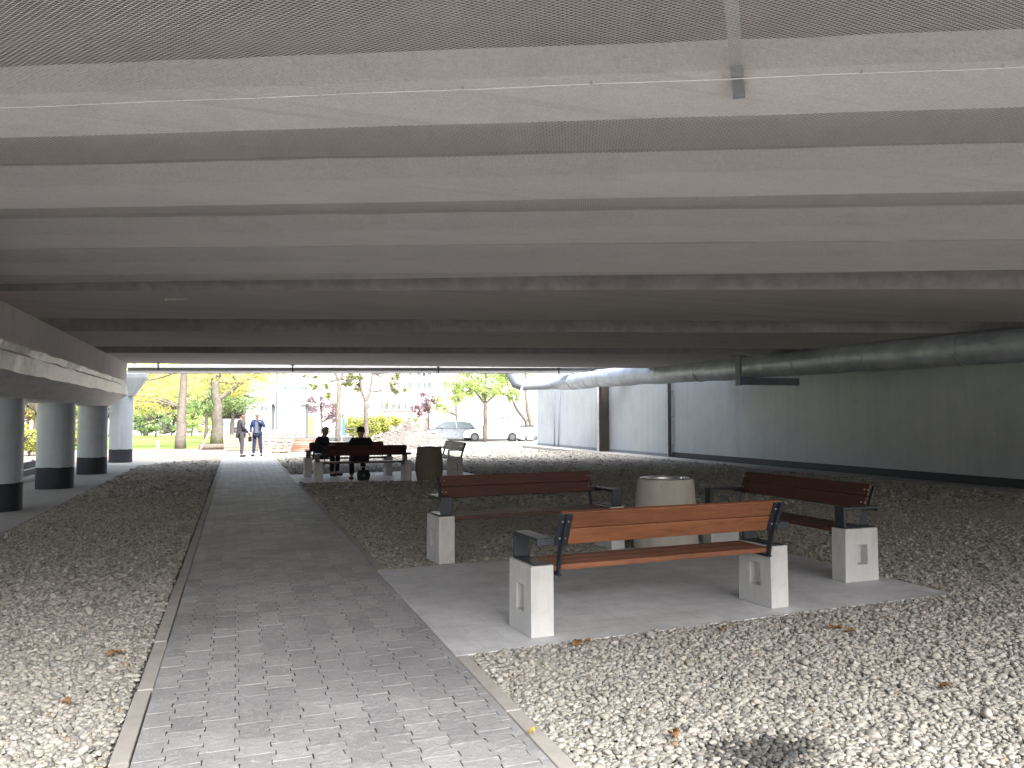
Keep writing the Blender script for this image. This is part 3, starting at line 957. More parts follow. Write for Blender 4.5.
def make_bench(label, wood):
    root = empty("park_bench", (0, 0, 0), 0, label, "bench", "park benches under the viaduct")
    pl = plinth_mesh()
    for s in (-1, 1):
        o = pl.build("plinth", M['plinth'], root)
        bm = bmesh.new(); bm.from_mesh(o.data); bmesh.ops.remove_doubles(bm, verts=bm.verts, dist=1e-5); bmesh.ops.recalc_face_normals(bm, faces=bm.faces); bm.to_mesh(o.data); bm.free()
        b = o.modifiers.new("bevel", 'BEVEL'); b.width = .006; b.segments = 2; b.limit_method = 'ANGLE'; b.angle_limit = R(40)
        o.location = (s * HB, 0, 0)
    # seat: three boards
    for k, y in enumerate((-.131, 0.0, .131)):
        m = MB(); m.box((0, y, .476), (2 * HB - .19, .122, .040)); o = m.build("seat_board", wood, root, bevel=.006)
    # backrest: two boards on a leaning line
    lean = Vector((0, -.155, .40)).normalized(); nrm = Vector((0, lean.z, -lean.y))
    B0 = Vector((0, -.240, .645))
    Mx = Matrix((Vector((1, 0, 0)), nrm, lean)).transposed()
    for k in range(2):
        c = B0 + lean * (.062 + k * .132) + nrm * .019
        m = MB(); m.box(c, (1.96, .036, .124), M=Mx); m.build("back_board", wood, root, bevel=.006)
    for s in (-1, 1):
        xs = s * .955
        xp = s * HB
        fr = empty_part = None
        m = MB()
        m.box((xp, 0, .506), (.125, .375, .010))                      # base plate
        m.box((xp, .168, .592), (.125, .030, .165))                   # front upright
        m.box((xp, -.03, .688), (.125, .43, .028))                    # armrest
        m.box((xp, -.238, .676), (.125, .016, .052))                  # turned-down rear lip
        fr = m.build("armrest_frame", M['dark_steel'], root, bevel=.005)
        m = MB()
        lo = Vector((xs, -.195, .425)); hi = B0 + lean * .25 + Vector((xs, 0, 0)) - nrm * .010
        mid = B0 + Vector((xs, 0, 0)) - nrm * .010
        m.bar(lo, mid, .016, .05); m.bar(mid - lean * .02, hi, .016, .05)
        m.box(B0 + lean * .125 + Vector((xs, 0, 0)) - nrm * .006, (.105, .010, .25), M=Mx)   # flat plate carrying the boards
        m.bar(lo + Vector((0, -.025, .004)), Vector((xs, .19, .437)), .05, .010)                         # under-seat strap
        m.bar(Vector((xs + s * .02, -.238, .688)), Vector((xp, -.238, .688)), .028, .02)
        m.build("back_support", M['dark_steel'], root, bevel=.003)
        for k in range(2):
            for j in (-1, 1):
                for side, off in ((-1, -.013), (1, .038)):
                    c = B0 + lean * (.062 + k * .132) + Vector((xs + j * .022, 0, 0)) + nrm * off
                    mm = MB(); mm.tube([c, c + nrm * side * .006], [.0085, .006], 10)
                    mm.build("bolt", M['bolt'], root)
    return root


b0 = make_bench("nearest bench, seen from behind, with warm reddish-brown back boards", M['wood'])
b0.location = (3.12, 5.38, .001); b0.rotation_euler = (0, 0, R(3.6))


def place(label, x, y, rz, src=b0, dark=True):
    c = copy_tree(src); c["label"] = label
    c.location = (x, y, .001); c.rotation_euler = (0, 0, rz)
    if dark:  # boards swap to the timber with shade in its colour
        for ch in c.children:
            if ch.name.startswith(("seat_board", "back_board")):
                ch.data = shaded_mesh(ch.data)
    return c


_dm = {}
def shaded_mesh(me):
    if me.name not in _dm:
        n = me.copy(); n.materials.clear(); n.materials.append(M['wood_shaded']); _dm[me.name] = n
    return _dm[me.name]


LB_P = at_z(440.5, 561)
LB_A = min((R(a / 5) for a in range(-40, 100)), key=lambda a: abs((lambda q: 512 + F * (q - EYE).dot(RT) / (q - EYE).dot(FW))(LB_P + Vector((math.cos(a), math.sin(a), 0)) * 2 * HB) - 609))
LB_C = LB_P + Vector((math.cos(LB_A), math.sin(LB_A), 0)) * HB
place("red-brown bench in shade facing the camera, left of the pale concrete bin on the near pad", LB_C.x, LB_C.y, LB_A + math.pi)
place("red-brown bench in shade at the near pad's right end, between the pale bin and the wall", 5.60, 6.98, R(90 + .5))
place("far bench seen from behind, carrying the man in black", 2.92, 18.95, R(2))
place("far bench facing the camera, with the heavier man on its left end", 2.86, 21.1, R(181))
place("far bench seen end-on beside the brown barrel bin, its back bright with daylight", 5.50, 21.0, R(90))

# ------------------------------------------------------------------ litter bins
def bin_(label, x, y, prof, mat, ring_r, zt):
    t = empty("litter_bin", (x, y, .001), 0, label, "litter bin")
    m = MB(); m.lathe(prof, 48); m.build("bin_body", mat, t, smooth=35)
    m = MB()
    m.lathe([(ring_r + .028, zt - .03), (ring_r + .045, zt + .026), (ring_r + .038, zt + .034), (ring_r - .05, zt + .030), (ring_r - .055, zt + .018), (ring_r - .058, zt - .12)], 48)
    m.build("metal_liner", M['liner'], t, smooth=35)
    return t


bin_("pale concrete tapered litter bin with a shiny metal liner, behind the nearest bench", 4.86, 8.12,
     [(.36, 0), (.385, .01), (.375, .3), (.335, .80), (.325, .825), (.26, .83), (.25, .80)], M['bin'], .245, .805)
bin_("brown barrel-shaped concrete litter bin on the far pad beside the occupied benches", 4.52, 18.75,
     [(.27, 0), (.30, .02), (.345, .25), (.335, .5), (.30, .82), (.285, .835), (.22, .84), (.21, .8)], M['bin_dark'], .205, .815)

# ------------------------------------------------------------------ people
SKIN = simple('skin', (.33, .20, .15), .55, .08, 6)
SKIN_D = simple('skin_seated', (.36, .22, .16), .55, .08, 6)  # slightly lighter skin tone for the two seated men
HAIR = simple('hair_dark', (.02, .016, .013), .7, .3, 40, .5, 120)
HAIR_G = simple('hair_grey', (.30, .27, .25), .7, .3, 40, .5, 120)
def cloth(name, c): return simple(name, c, .9, .25, 7, .5, 24, bd=.02, spec=.2)
GREY = cloth('grey_tracksuit', (.085, .083, .09)); BLUE = cloth('blue_jacket', (.03, .05, .135)); JEAN = cloth('blue_jeans', (.035, .047, .085))
SHIRT = cloth('grey_shirt', (.15, .155, .17)); BLACKC = cloth('black_cloth', (.018, .018, .022)); NAVY = cloth('dark_navy_cloth', (.022, .025, .035)); SHOE = cloth('dark_shoes', (.03, .03, .032))


def skin(nodes, edges, root, level=2):
    """nodes: {name: (xyz, r)} -> evaluated skin-modifier mesh data (verts, faces)"""
    names = list(nodes); idx = {n: i for i, n in enumerate(names)}
    me = bpy.data.meshes.new("tmp"); me.from_pydata([nodes[n][0] for n in names], [(idx[a], idx[b]) for a, b in edges], [])
    o = bpy.data.objects.new("tmp", me); COL.objects.link(o)
    sm = o.modifiers.new("skin", 'SKIN'); sm.use_smooth_shade = True
    for n, sv in zip(names, me.skin_vertices[0].data):
        r = nodes[n][1]; sv.radius = (r, r) if not isinstance(r, tuple) else r
        sv.use_root = (n == root)
    o.modifiers.new("sub", 'SUBSURF').levels = level
    o.modifiers["sub"].render_levels = level
    dg = bpy.context.evaluated_depsgraph_get(); dg.update()
    ev = o.evaluated_get(dg); em = ev.to_mesh()
    vs = [tuple(v.co) for v in em.vertices]; fs = [tuple(p.vertices) for p in em.polygons]
    ev.to_mesh_clear(); bpy.data.objects.remove(o); bpy.data.meshes.remove(me)
    return vs, fs


def fingers(mb, wrist, hand_dir, palm_n, side):
    """palm with four curled fingers and a thumb"""
    w = Vector(wrist); d = Vector(hand_dir).normalized(); n = Vector(palm_n).normalized(); s = d.cross(n).normalized() * side
    for k, (off, ln) in enumerate(((-.027, .070), (-.009, .080), (.009, .075), (.026, .060))):
        a = w + d * .075 + s * off
        pts = [a, a + d * .035, a + d * (.035 + ln * .5) + n * .012, a + d * (.03 + ln * .85) + n * .035]
        mb.tube(pts, [.0095, .009, .0085, .006], 6)
    a = w + d * .03 - s * .032
    mb.tube([a, a + d * .03 - s * .018 + n * .008, a + d * .055 - s * .014 + n * .025], [.012, .0105, .008], 6)


def person(label, loc, rz, J, top, bottom, skin_m, hair_m, shirt=None, bald=False, look=0.0, group=None, girth=1.0):
    """J: joint positions in local space, front = +y"""
    root = empty("person", loc, rz, label, "person", group)
    g = lambda k: J[k]
    # the continuous body
    nodes = {'pelvis': (g('pelvis'), .10), 'waist': (g('waist'), .09), 'chest': (g('chest'), .105), 'neckb': (g('neckb'), .062), 'neck': (g('neck'), .056),
             'head0': (g('head0'), .078), 'head1': (g('head1'), .093), 'head2': (g('head2'), .070)}
    E = [('pelvis', 'waist'), ('waist', 'chest'), ('chest', 'neckb'), ('neckb', 'neck'), ('neck', 'head0'), ('head0', 'head1'), ('head1', 'head2')]
    for s in 'LR':
        for k, r in (('sh', .062), ('el', .043), ('wr', .028), ('ha', .034), ('hip', .085), ('kn', .056), ('an', .040), ('toe', .034)):
            nodes[k + s] = (g(k + s), r)
        E += [('chest', 'sh' + s), ('sh' + s, 'el' + s), ('el' + s, 'wr' + s), ('wr' + s, 'ha' + s), ('pelvis', 'hip' + s), ('hip' + s, 'kn' + s), ('kn' + s, 'an' + s), ('an' + s, 'toe' + s)]
    vs, fs = skin(nodes, E, 'pelvis')
    mb = MB(); mb.add(vs, fs)
    h1 = Vector(g('head1')); fwd = Vector((math.sin(look), math.cos(look), 0)); sd = Vector((fwd.y, -fwd.x, 0))
    mb.tube([h1 + fwd * .082 + Vector((0, 0, .015)), h1 + fwd * .118 + Vector((0, 0, -.028)), h1 + fwd * .088 + Vector((0, 0, -.034))], [.009, .016, .012], 8)   # nose
    mb.ico(h1 + fwd * .088 + Vector((0, 0, -.066)), (.026, .018, .008), 2)      # mouth
    for s in (-1, 1):
        mb.ico(h1 + sd * s * .092 - fwd * .005 + Vector((0, 0, -.01)), (.014, .022, .034), 2)   # ear
        mb.ico(h1 + fwd * .083 + sd * s * .034 + Vector((0, 0, .008)), (.012, .010, .009), 2)   # eye
    for s, sg in (('L', -1), ('R', 1)):
        d = (Vector(g('ha' + s)) - Vector(g('wr' + s)))
        fingers(mb, g('wr' + s), d, Vector((-sg * .8, .5, 0)) if abs(d.normalized().z) > .5 else Vector((0, 0, -1)), sg)
    mb.build("body", skin_m, root, smooth=True)
    # clothing grown round the same joints
    tn = {'pelvis': (tuple(Vector(g('pelvis')) - Vector((0, 0, .03))), (.165 * girth, .14 * girth)), 'waist': (g('waist'), (.165 * girth, .14 * girth)), 'chest': (g('chest'), (.185 * girth, .15 * girth)), 'neckb': (g('neckb'), .082)}
    te = [('pelvis', 'waist'), ('waist', 'chest'), ('chest', 'neckb')]
    for s in 'LR':
        tn['sh' + s] = (g('sh' + s), .086); tn['el' + s] = (g('el' + s), .064); tn['wr' + s] = (tuple(Vector(g('wr' + s)).lerp(Vector(g('el' + s)), .05)), .050)
        te += [('chest', 'sh' + s), ('sh' + s, 'el' + s), ('el' + s, 'wr' + s)]
    vs, fs = skin(tn, te, 'waist'); mb = MB(); mb.add(vs, fs); mb.build("jacket", top, root, smooth=True)
    if shirt:
        c = Vector(g('chest')); p = Vector(g('pelvis'))
        mb = MB(); mb.loft([[c + Vector((-.055, .125, .08)), c + Vector((.055, .125, .08)), c + Vector((.05, .163, .08)), c + Vector((-.05, .163, .08))],
                            [c + Vector((-.07, .12, -.1)), c + Vector((.07, .12, -.1)), c + Vector((.06, .176, -.1)), c + Vector((-.06, .176, -.1))],
                            [p + Vector((-.08, .1, .0)), p + Vector((.08, .1, .0)), p + Vector((.07, .166, .0)), p + Vector((-.07, .166, .0))]])
        mb.build("shirt_front", shirt, root, smooth=60)
    bn = {'pelvis': (g('pelvis'), (.155, .135))}; be = []
    for s in 'LR':
        bn['hip' + s] = (g('hip' + s), .105); bn['kn' + s] = (g('kn' + s), .076)
        a = Vector(g('an' + s)); k = Vector(g('kn' + s)); bn['an' + s] = (tuple(a.lerp(k, .06)), .060)
        be += [('pelvis', 'hip' + s), ('hip' + s, 'kn' + s), ('kn' + s, 'an' + s)]
    vs, fs = skin(bn, be, 'pelvis'); mb = MB(); mb.add(vs, fs); mb.build("trousers", bottom, root, smooth=True)
    for s in 'LR':
        a = Vector(g('an' + s)); t = Vector(g('toe' + s)); d = (t - a); d.z = 0; d.normalize()
        z = min(a.z, t.z) - .045
        vs, fs = skin({'a': (tuple(Vector((a.x, a.y, z + .05)) - d * .05), (.045, .05)), 'b': (tuple(Vector((a.x, a.y, z + .05)) + d * .06), (.047, .045)), 'c': (tuple(Vector((a.x, a.y, z + .04)) + d * .17), (.044, .034))},
                      [('a', 'b'), ('b', 'c')], 'b')
        mb = MB(); mb.add(vs, fs); mb.build("shoe", SHOE, root, smooth=True)
    bm = bmesh.new(); bmesh.ops.create_icosphere(bm, subdivisions=3, radius=1)
    bmesh.ops.delete(bm, geom=[v for v in bm.verts if (v.co.z < .25 and v.co.dot(fwd) > -.15 + 0 * v.co.z) or v.co.z < -.35 or (bald and v.co.z > .55)], context='VERTS')
    mb = MB(); mb.add([h1 + Vector((v.co.x * .101, v.co.y * .106, v.co.z * .112 + .012)) for v in bm.verts], [tuple(v.index for v in f.verts) for f in bm.faces] if not bm.verts.index_update() else [])
    bm.free()
    hh = mb.build("hair", hair_m, root, smooth=True)
    so = hh.modifiers.new("thick", 'SOLIDIFY'); so.thickness = .012
    return root


def standing(**kw):
    J = dict(pelvis=(0, 0, .95), waist=(0, .0, 1.10), chest=(0, .0, 1.30), neckb=(0, -.005, 1.46), neck=(0, .0, 1.53), head0=(0, .02, 1.585), head1=(0, .025, 1.65), head2=(0, .015, 1.705),
             shL=(-.19, 0, 1.41), elL=(-.25, -.02, 1.13), wrL=(-.23, .10, .90), haL=(-.22, .13, .82), shR=(.19, 0, 1.41), elR=(.25, -.02, 1.13), wrR=(.23, .10, .90), haR=(.22, .13, .82),
             hipL=(-.10, 0, .90), knL=(-.11, .02, .49), anL=(-.115, -.01, .085), toeL=(-.13, .12, .05), hipR=(.10, 0, .90), knR=(.11, .02, .49), anR=(.115, -.01, .085), toeR=(.13, .12, .05))
    J.update(kw); return J


def sitting(**kw):
    J = dict(pelvis=(0, 0, .10), waist=(0, .0, .24), chest=(0, .03, .44), neckb=(0, .05, .60), neck=(0, .065, .67), head0=(0, .09, .72), head1=(0, .095, .785), head2=(0, .085, .84),
             shL=(-.19, .03, .555), elL=(-.26, .08, .29), wrL=(-.15, .27, .22), haL=(-.10, .34, .22), shR=(.19, .03, .555), elR=(.26, .08, .29), wrR=(.15, .27, .22), haR=(.10, .34, .22),
             hipL=(-.10, .04, .09), knL=(-.14, .45, .09), anL=(-.14, .42, -.41), toeL=(-.15, .55, -.445), hipR=(.10, .04, .09), knR=(.14, .45, .09), anR=(.14, .42, -.41), toeR=(.15, .55, -.445))
    J.update(kw); return J


pa = at_d(241, 30.6); pb = at_d(257.5, 31.2)
vyaw = math.atan2(-FH.x, FH.y)
# grey man: profile towards screen right, hands joined in front
person("standing man in a grey tracksuit, hands clasped in front, left of the man in blue", (pa.x, pa.y, .0), R(-70) , standing(
    wrL=(-.06, .26, .98), haL=(-.01, .31, .94), elL=(-.25, .02, 1.14), wrR=(.06, .27, .97), haR=(.01, .32, .93), elR=(.25, .03, 1.14),
    anL=(-.12, .10, .085), toeL=(-.14, .23, .05), knL=(-.11, .10, .49)), GREY, GREY, SKIN, HAIR)
# blue man: facing the camera, one hand to the face, the other holding a black bag
rb = R(180) - vyaw * 0 - R(12)
pb_ = person("standing man in open blue jacket and jeans, one hand raised to his face", (pb.x, pb.y, .0), rb, standing(
    elL=(-.31, .07, 1.17), wrL=(-.13, .20, 1.40), haL=(-.06, .19, 1.47), elR=(.27, -.02, 1.13), wrR=(.23, .12, .95), haR=(.22, .17, .88),
    anL=(-.17, .0, .085), toeL=(-.20, .13, .05), knL=(-.14, .03, .49), anR=(.13, .05, .085), toeR=(.16, .18, .05)), BLUE, JEAN, SKIN, HAIR_G, shirt=SHIRT, bald=True)
hx = Matrix.Rotation(rb, 3, 'Z') @ Vector((.24, .20, .80)) + Vector((pb.x, pb.y, 0))
bag = empty("shoulder_bag", hx, rb, "small black bag held low by the man in the blue jacket", "bag")
m = MB(); m.box((0, 0, -.10), (.10, .24, .20)); m.build("bag_body", M['black'], bag, bevel=.03)
m = MB(); m.tube([(0, -.08, -.01), (0, -.05, .07), (0, .05, .07), (0, .08, -.01)], .008, 6); m.build("bag_strap", M['black'], bag, smooth=True)

# seated pair on the far benches (seat top about .50)
person("heavy-set seated man in dark clothes at the left end of the far bench", (2.10, 21.0, .50), R(180 + 55), sitting(
    chest=(0, .07, .39), waist=(0, .01, .21), neckb=(0, .10, .53), neck=(0, .12, .59), head0=(0, .15, .635), head1=(0, .155, .70), head2=(0, .145, .755), shL=(-.20, .07, .49), shR=(.20, .07, .49), elR=(.27, .10, .30), wrR=(.16, .34, .33), haR=(.12, .42, .34), wrL=(-.12, .32, .20)), NAVY, BLACKC, SKIN_D, HAIR_G, bald=False, look=R(-8), girth=1.45)
person("man in black sitting on a far bench with his back to the camera", (2.86, 18.95, .50), R(2), sitting(
    chest=(0, -.02, .41), waist=(0, -.05, .23), neckb=(0, -.01, .55), neck=(0, .0, .61), head0=(0, .02, .66), head1=(0, .025, .73), head2=(0, .015, .785),
    shL=(-.20, -.01, .51), shR=(.20, -.01, .51), elL=(-.30, .06, .31), elR=(.30, .06, .31)), BLACKC, BLACKC, SKIN_D, HAIR)
# carrier bag by his feet
cb = empty("carrier_bag", (2.98, 19.30, .001), R(20), "crumpled black, green and white carrier bag under the occupied far bench", "bag")
m = MB(); m.loft([[Vector((sx * .13, sy * .07, 0)) for sx, sy in ((-1, -1), (1, -1), (1, 1), (-1, 1))], [Vector((sx * .15 + .01, sy * .09, .14)) for sx, sy in ((-1, -1), (1, -1), (1, 1), (-1, 1))],
                  [Vector((sx * .12, sy * .05, .26)) for sx, sy in ((-1, -1), (1, -1), (1, 1), (-1, 1))]]); m.build("bag_body", M['black'], cb, bevel=.02)
m = MB(); m.box((-.04, -.094, .13), (.09, .008, .08)); m.build("green_print", simple('green_print', (.04, .16, .09), .5, .2), cb)
m = MB(); m.tube([(-.07, 0, .25), (-.05, 0, .34), (.05, 0, .34), (.07, 0, .25)], .008, 6); m.build("bag_handle", M['plastic_white'], cb, smooth=True)

# ------------------------------------------------------------------ dead leaves lying about
def leaf(p, size, rz, col, label):
    N = 9; V = []; Fq = []
    for i in range(N):
        u = i / (N - 1); w = math.sin(math.pi * min(1, u * 1.02)) ** .8 * .34 * (1 + .18 * math.sin(i * 2.3))
        for k in (-1, -.5, 0, .5, 1):
            V.append(((u - .5) * size, k * w * size, .012 + .018 * abs(k) * (1 if i % 2 else .6) + .016 * math.sin(u * 4 + k)))
    for i in range(N - 1):
        for k in range(4): Fq.append((i * 5 + k, i * 5 + k + 1, (i + 1) * 5 + k + 1, (i + 1) * 5 + k))
    m = MB(); m.add(V, Fq); m.tube([(size * .5, 0, .014), (size * .72, .01 * size, .02)], .0022, 5)
    o = m.build("dry_leaf", col, None, smooth=60); o.location = p; o.rotation_euler = (random.uniform(-.15, .15), random.uniform(-.15, .15), rz)
    so = o.modifiers.new("thick", 'SOLIDIFY'); so.thickness = .0012
    tag(o, label, "leaf", "dead leaves on the ground")


LB = simple('dead_leaf_brown', (.22, .12, .05), .8, .35, 30); LO = simple('dead_leaf_orange', (.24, .13, .06), .8, .3, 30); LY = simple('dead_leaf_yellow', (.60, .40, .06), .8, .2, 30)
for (px, py, s, rz, c, txt) in ((582, 645, .15, .2, LB, "curled brown dead leaf on the gravel just in front of the nearest bench's left foot"),
                                (722, 632, .075, 1.0, LO, "small orange dead leaf on the gravel below the nearest bench's right foot"),
                                (836, 630, .13, .1, LB, "long tan dead leaf on the gravel in front of the right bench's white foot"),
                                (851, 634, .07, 2.2, LB, "small dark dead leaf just right of the long tan leaf on the gravel"),
                                (674, 738, .085, 1.1, LB, "brown upright dead leaf on the pale gravel beside the dark stones"),
                                (532, 736, .035, 2.0, LY, "tiny yellow dead leaf lying on the right kerb of the path"),
                                (115, 656, .09, .3, LO, "orange dead leaf on the gravel left of the path"),
                                (66, 706, .06, 2.4, LO, "small pinkish dead leaf low on the left gravel, nearest the camera"),
                                (946, 690, .07, 1.7, LB, "brown dead leaf alone on the gravel at the far right")):
    z = .004
    leaf(at_z(px, py, z), s, rz, c, txt)
# ------------------------------------------------------------------ trees and shrubs
def leaves_np(centres, size, flat=.0):
    """one bent leaf (two quads) per centre"""
    n = len(centres)
    a = RNG.normal(0, 1, (n, 3)); a /= np.linalg.norm(a, axis=1)[:, None]
    b = RNG.normal(0, 1, (n, 3)); b -= (a * b).sum(1)[:, None] * a; b /= np.linalg.norm(b, axis=1)[:, None]
    c = np.cross(a, b)
    s = (size * np.exp(RNG.normal(0, .3, n)))[:, None]
    P = np.stack([centres - a * s * .5, centres + b * s * .3 + c * s * .08, centres + a * s * .5, centres - b * s * .3 + c * s * .08], 1)
    f = np.arange(n * 4).reshape(-1, 4)
    return P.reshape(-1, 3), f


def blob(n, c, r):
    """clumped points through a lobe"""
    k = max(3, n // 45)
    u = RNG.normal(0, 1, (k, 3)); u /= np.linalg.norm(u, axis=1)[:, None]
    u *= (RNG.uniform(0.25, 1, k) ** .5)[:, None]
    cl = np.array(c) + u * np.array(r)
    i = RNG.integers(0, k, n)
    return cl[i] + RNG.normal(0, 1, (n, 3)) * (np.array(r) * .17)


def tree(label, loc, limbs, lobes, leaf_m, leaf_size, bark='bark', cat="tree", group=None, name="tree"):
    """limbs: list of (points, radii); lobes: list of (centre, radii, count) local to loc"""
    t = empty(name, loc, 0, label, cat, group)
    m = MB()
    for pts, rad in limbs:
        pp = [Vector(p) for p in pts]; out = []; rr = []
        for i in range(len(pp) - 1):
            for k in range(4):
                u = k / 4; q = pp[i].lerp(pp[i + 1], u)
                jj = rad[0] * .14
                out.append(q + Vector((random.uniform(-jj, jj), random.uniform(-jj, jj), 0)) * (0 if (i == 0 and k == 0) else 1)); rr.append(rad[i] + (rad[i + 1] - rad[i]) * u)
        out.append(pp[-1]); rr.append(rad[-1])
        m.tube(out, rr, 9)
    # twigs from limb ends into the lobes
    for c, r, n in lobes:
        best = min((Vector(p) for pts, _ in limbs for p in pts[1:]), key=lambda q: (q - Vector(c)).length)
        for k in range(5):
            e = Vector(c) + Vector((random.uniform(-.7, .7) * r[0], random.uniform(-.7, .7) * r[1], random.uniform(-.5, .7) * r[2]))
            mid = best.lerp(e, .5) + Vector((random.uniform(-.1, .1) * r[0], random.uniform(-.1, .1) * r[1], .1 * r[2]))
            m.tube([best, mid, e], [.05, .032, .012], 5)
    m.build("trunk", M[bark], t, smooth=True)
    P = np.concatenate([blob(int(n * 1.9), c, r) for c, r, n in lobes])
    v, f = leaves_np(P, leaf_size * .72)
    np_mesh("crown", v, f, M[leaf_m], t)
    return t


def L(px, D): return at_d(px, D, -.08)


def lobes_round(h, w, n, k=9, zr=(.45, 1.0), seed=0):
    rr = random.Random(seed); out = []
    for i in range(k):
        a = rr.uniform(0, 6.28); q = rr.uniform(.1, .62) * w
        z = h * rr.uniform(*zr)
        s = w * rr.uniform(.26, .42)
        out.append(((q * math.cos(a), q * math.sin(a), z), (s, s, s * rr.uniform(.55, .8)), n // k))
    return out


GT = "trees in the park beyond the viaduct"
# two big yellow trees on the left
tree("yellow autumn tree with a straight bare trunk, a plank leaning at its foot", L(181, 41), [([(0, 0, 0), (.05, 0, 2.2), (.12, 0, 4.6), (.0, .2, 9)], [.30, .20, .17, .10]), ([(.12, 0, 4.6), (-1.8, .5, 6.4)], [.14, .05]), ([(.1, 0, 4.2), (1.7, -.4, 6.2)], [.13, .05])],
     [((-2.6, 1.2, 3.0), (1.5, 1.5, 1.0), 900), ((-1.2, 2, 4.2), (1.6, 1.5, 1.0), 900), ((1.2, 1, 4.6), (1.3, 1.2, .9), 700), ((-2.8, .5, 4.6), (1.7, 1.5, 1.1), 900), ((0, 1, 6.6), (3, 3, 1.6), 1500), ((-1.5, 2.5, 2.5), (1.2, 1, .7), 500)], 'leaf_yellow', .17, 'bark_pale', group=GT)
tree("thick-trunked yellow tree behind the standing men, forking above the lawn", L(217, 47.7), [([(0, 0, 0), (.0, 0, 2.4), (-.15, 0, 4.2)], [.40, .28, .23]), ([(-.15, 0, 4.0), (-.7, 0, 6), (-1.2, 0, 9)], [.24, .17, .1]), ([(.0, 0, 2.7), (1.2, .2, 3.7), (2.6, .3, 4.6), (3.6, .4, 5.6)], [.15, .11, .08, .04]), ([(-.1, 0, 4.1), (.7, 0, 6), (1.4, 0, 9)], [.22, .15, .1])],
     [((1.6, .4, 4.3), (1.5, 1.2, .9), 900), ((3.0, .5, 4.6), (1.3, 1.0, .8), 800), ((-1.6, .6, 3.6), (1.3, 1.2, .9), 800), ((-.2, 1, 5.0), (1.6, 1.3, .8), 800), ((.6, 1, 3.5), (1.1, 1, .55), 500), ((0, .5, 7.4), (3.6, 3, 1.6), 1500)], 'leaf_yellow', .18, 'bark_pale', group=GT)
tree("small dark-stemmed green tree on the lawn between the two yellow trees", L(206, 60), [([(0, 0, 0), (.05, 0, 1.5), (0, 0, 3.2)], [.13, .11, .06])], [((-.3, 0, 2.6), (1.4, 1.2, .7), 700), ((.8, .2, 3.1), (1.5, 1.2, .8), 800), ((-1.2, .3, 3.4), (1.3, 1.1, .8), 700)], 'leaf_green', .2, group=GT)
tree("broad green tree behind the two standing men's heads", L(232, 62), [([(0, 0, 0), (.05, 0, 1.5), (0, 0, 3.6)], [.18, .15, .07])], [((-.9, 0, 2.6), (1.7, 1.3, .9), 900), ((1.0, .2, 3.0), (1.7, 1.2, 1.0), 1100), ((-.2, .3, 3.9), (1.8, 1.2, .9), 900)], 'leaf_green', .2, group=GT)
for k, (px, D, h, w, lf, n, txt) in enumerate(((146, 70, 6.5, 3.4, 'leaf_yellow', 2600, "yellow tree at the left end of the lawn, beside the pale column"), (164, 78, 8.5, 4.2, 'leaf_yellow', 3000, "tall yellow tree far behind the lawn, left of the straight trunk"),
                                          (200, 88, 9.5, 4.6, 'leaf_yellow', 3000, "tall yellow tree far behind the lawn, between the two big trunks"), (244, 92, 9.0, 4.4, 'leaf_yellow', 2600, "yellow tree farthest behind the man in grey"))):
    tree(txt, L(px, D), [([(0, 0, 0), (.1, 0, h * .4), (0, .1, h * .8)], [.22, .17, .06])], lobes_round(h, w, n, 10, (.42, .95), k), lf, .24, group=GT)
for k, (px, D, h, w, lf, txt) in enumerate(((156, 66, 2.6, 2.2, 'leaf_green', "green shrub on the far lawn edge, next to the pale column"), (172, 72, 3.2, 2.6, 'leaf_green', "green shrub behind the straight yellow-tree trunk"),
                                       (192, 70, 3.0, 2.6, 'leaf_lime', "lighter green shrub on the far lawn edge between the big trunks"), (142, 74, 3.0, 2.2, 'leaf_green', "green shrub at the far left, mostly behind the pale column"))):
    tree(txt, L(px, D), [([(0, 0, 0), (.1, 0, h * .5)], [.06, .03])], lobes_round(h, w, 1500, 8, (.25, .8), 20 + k), lf, .2, cat="shrub", name="shrub", group="shrubs along the far lawn edge")

# middle trees
tree("slender tree with forked trunk standing behind the heavy seated man", L(338.5, 54), [([(0, 0, 0), (-.05, 0, 2.2), (.05, 0, 4.3)], [.22, .17, .14]), ([(.05, 0, 4.2), (-.55, 0, 5.2), (-1.0, .2, 8)], [.11, .08, .04]), ([(.05, 0, 4.2), (.5, .1, 5.4), (.9, .2, 8)], [.11, .08, .04])],
     [((-1.2, .3, 3.9), (.8, .7, .5), 130), ((-.9, .2, 3.2), (.45, .45, .35), 90), ((.9, .3, 4.4), (.6, .6, .4), 110), ((-.3, .2, 6.8), (2.2, 1.8, 1.2), 700), ((-1.9, .3, 4.8), (.6, .6, .4), 80)], 'leaf_sparse', .2, 'bark_pale', group=GT)
tree("V-forked slender tree above the yellow-green hedge", L(366.5, 58), [([(0, 0, 0), (0, 0, 1.5), (-.05, 0, 2.9)], [.20, .17, .15]), ([(-.05, 0, 2.8), (-.4, 0, 3.7), (-.55, .1, 5.2), (-.7, .1, 8)], [.13, .11, .09, .04]), ([(-.05, 0, 2.8), (.25, 0, 3.6), (.45, .1, 5.0), (.8, .1, 8)], [.13, .11, .09, .04]), ([(-.4, 0, 3.7), (-1.5, .1, 4.3)], [.05, .02])],
     [((-1.0, .2, 4.6), (.75, .6, .6), 260), ((-.6, .1, 4.0), (.5, .4, .4), 120), ((2.2, .3, 4.3), (.55, .6, .8), 260), ((2.6, .2, 3.7), (.5, .5, .45), 120), ((.1, .2, 7.0), (2.2, 1.8, 1.2), 600), ((-1.9, .3, 4.1), (.45, .4, .35), 70)], 'leaf_sparse', .2, 'bark_pale', group=GT)
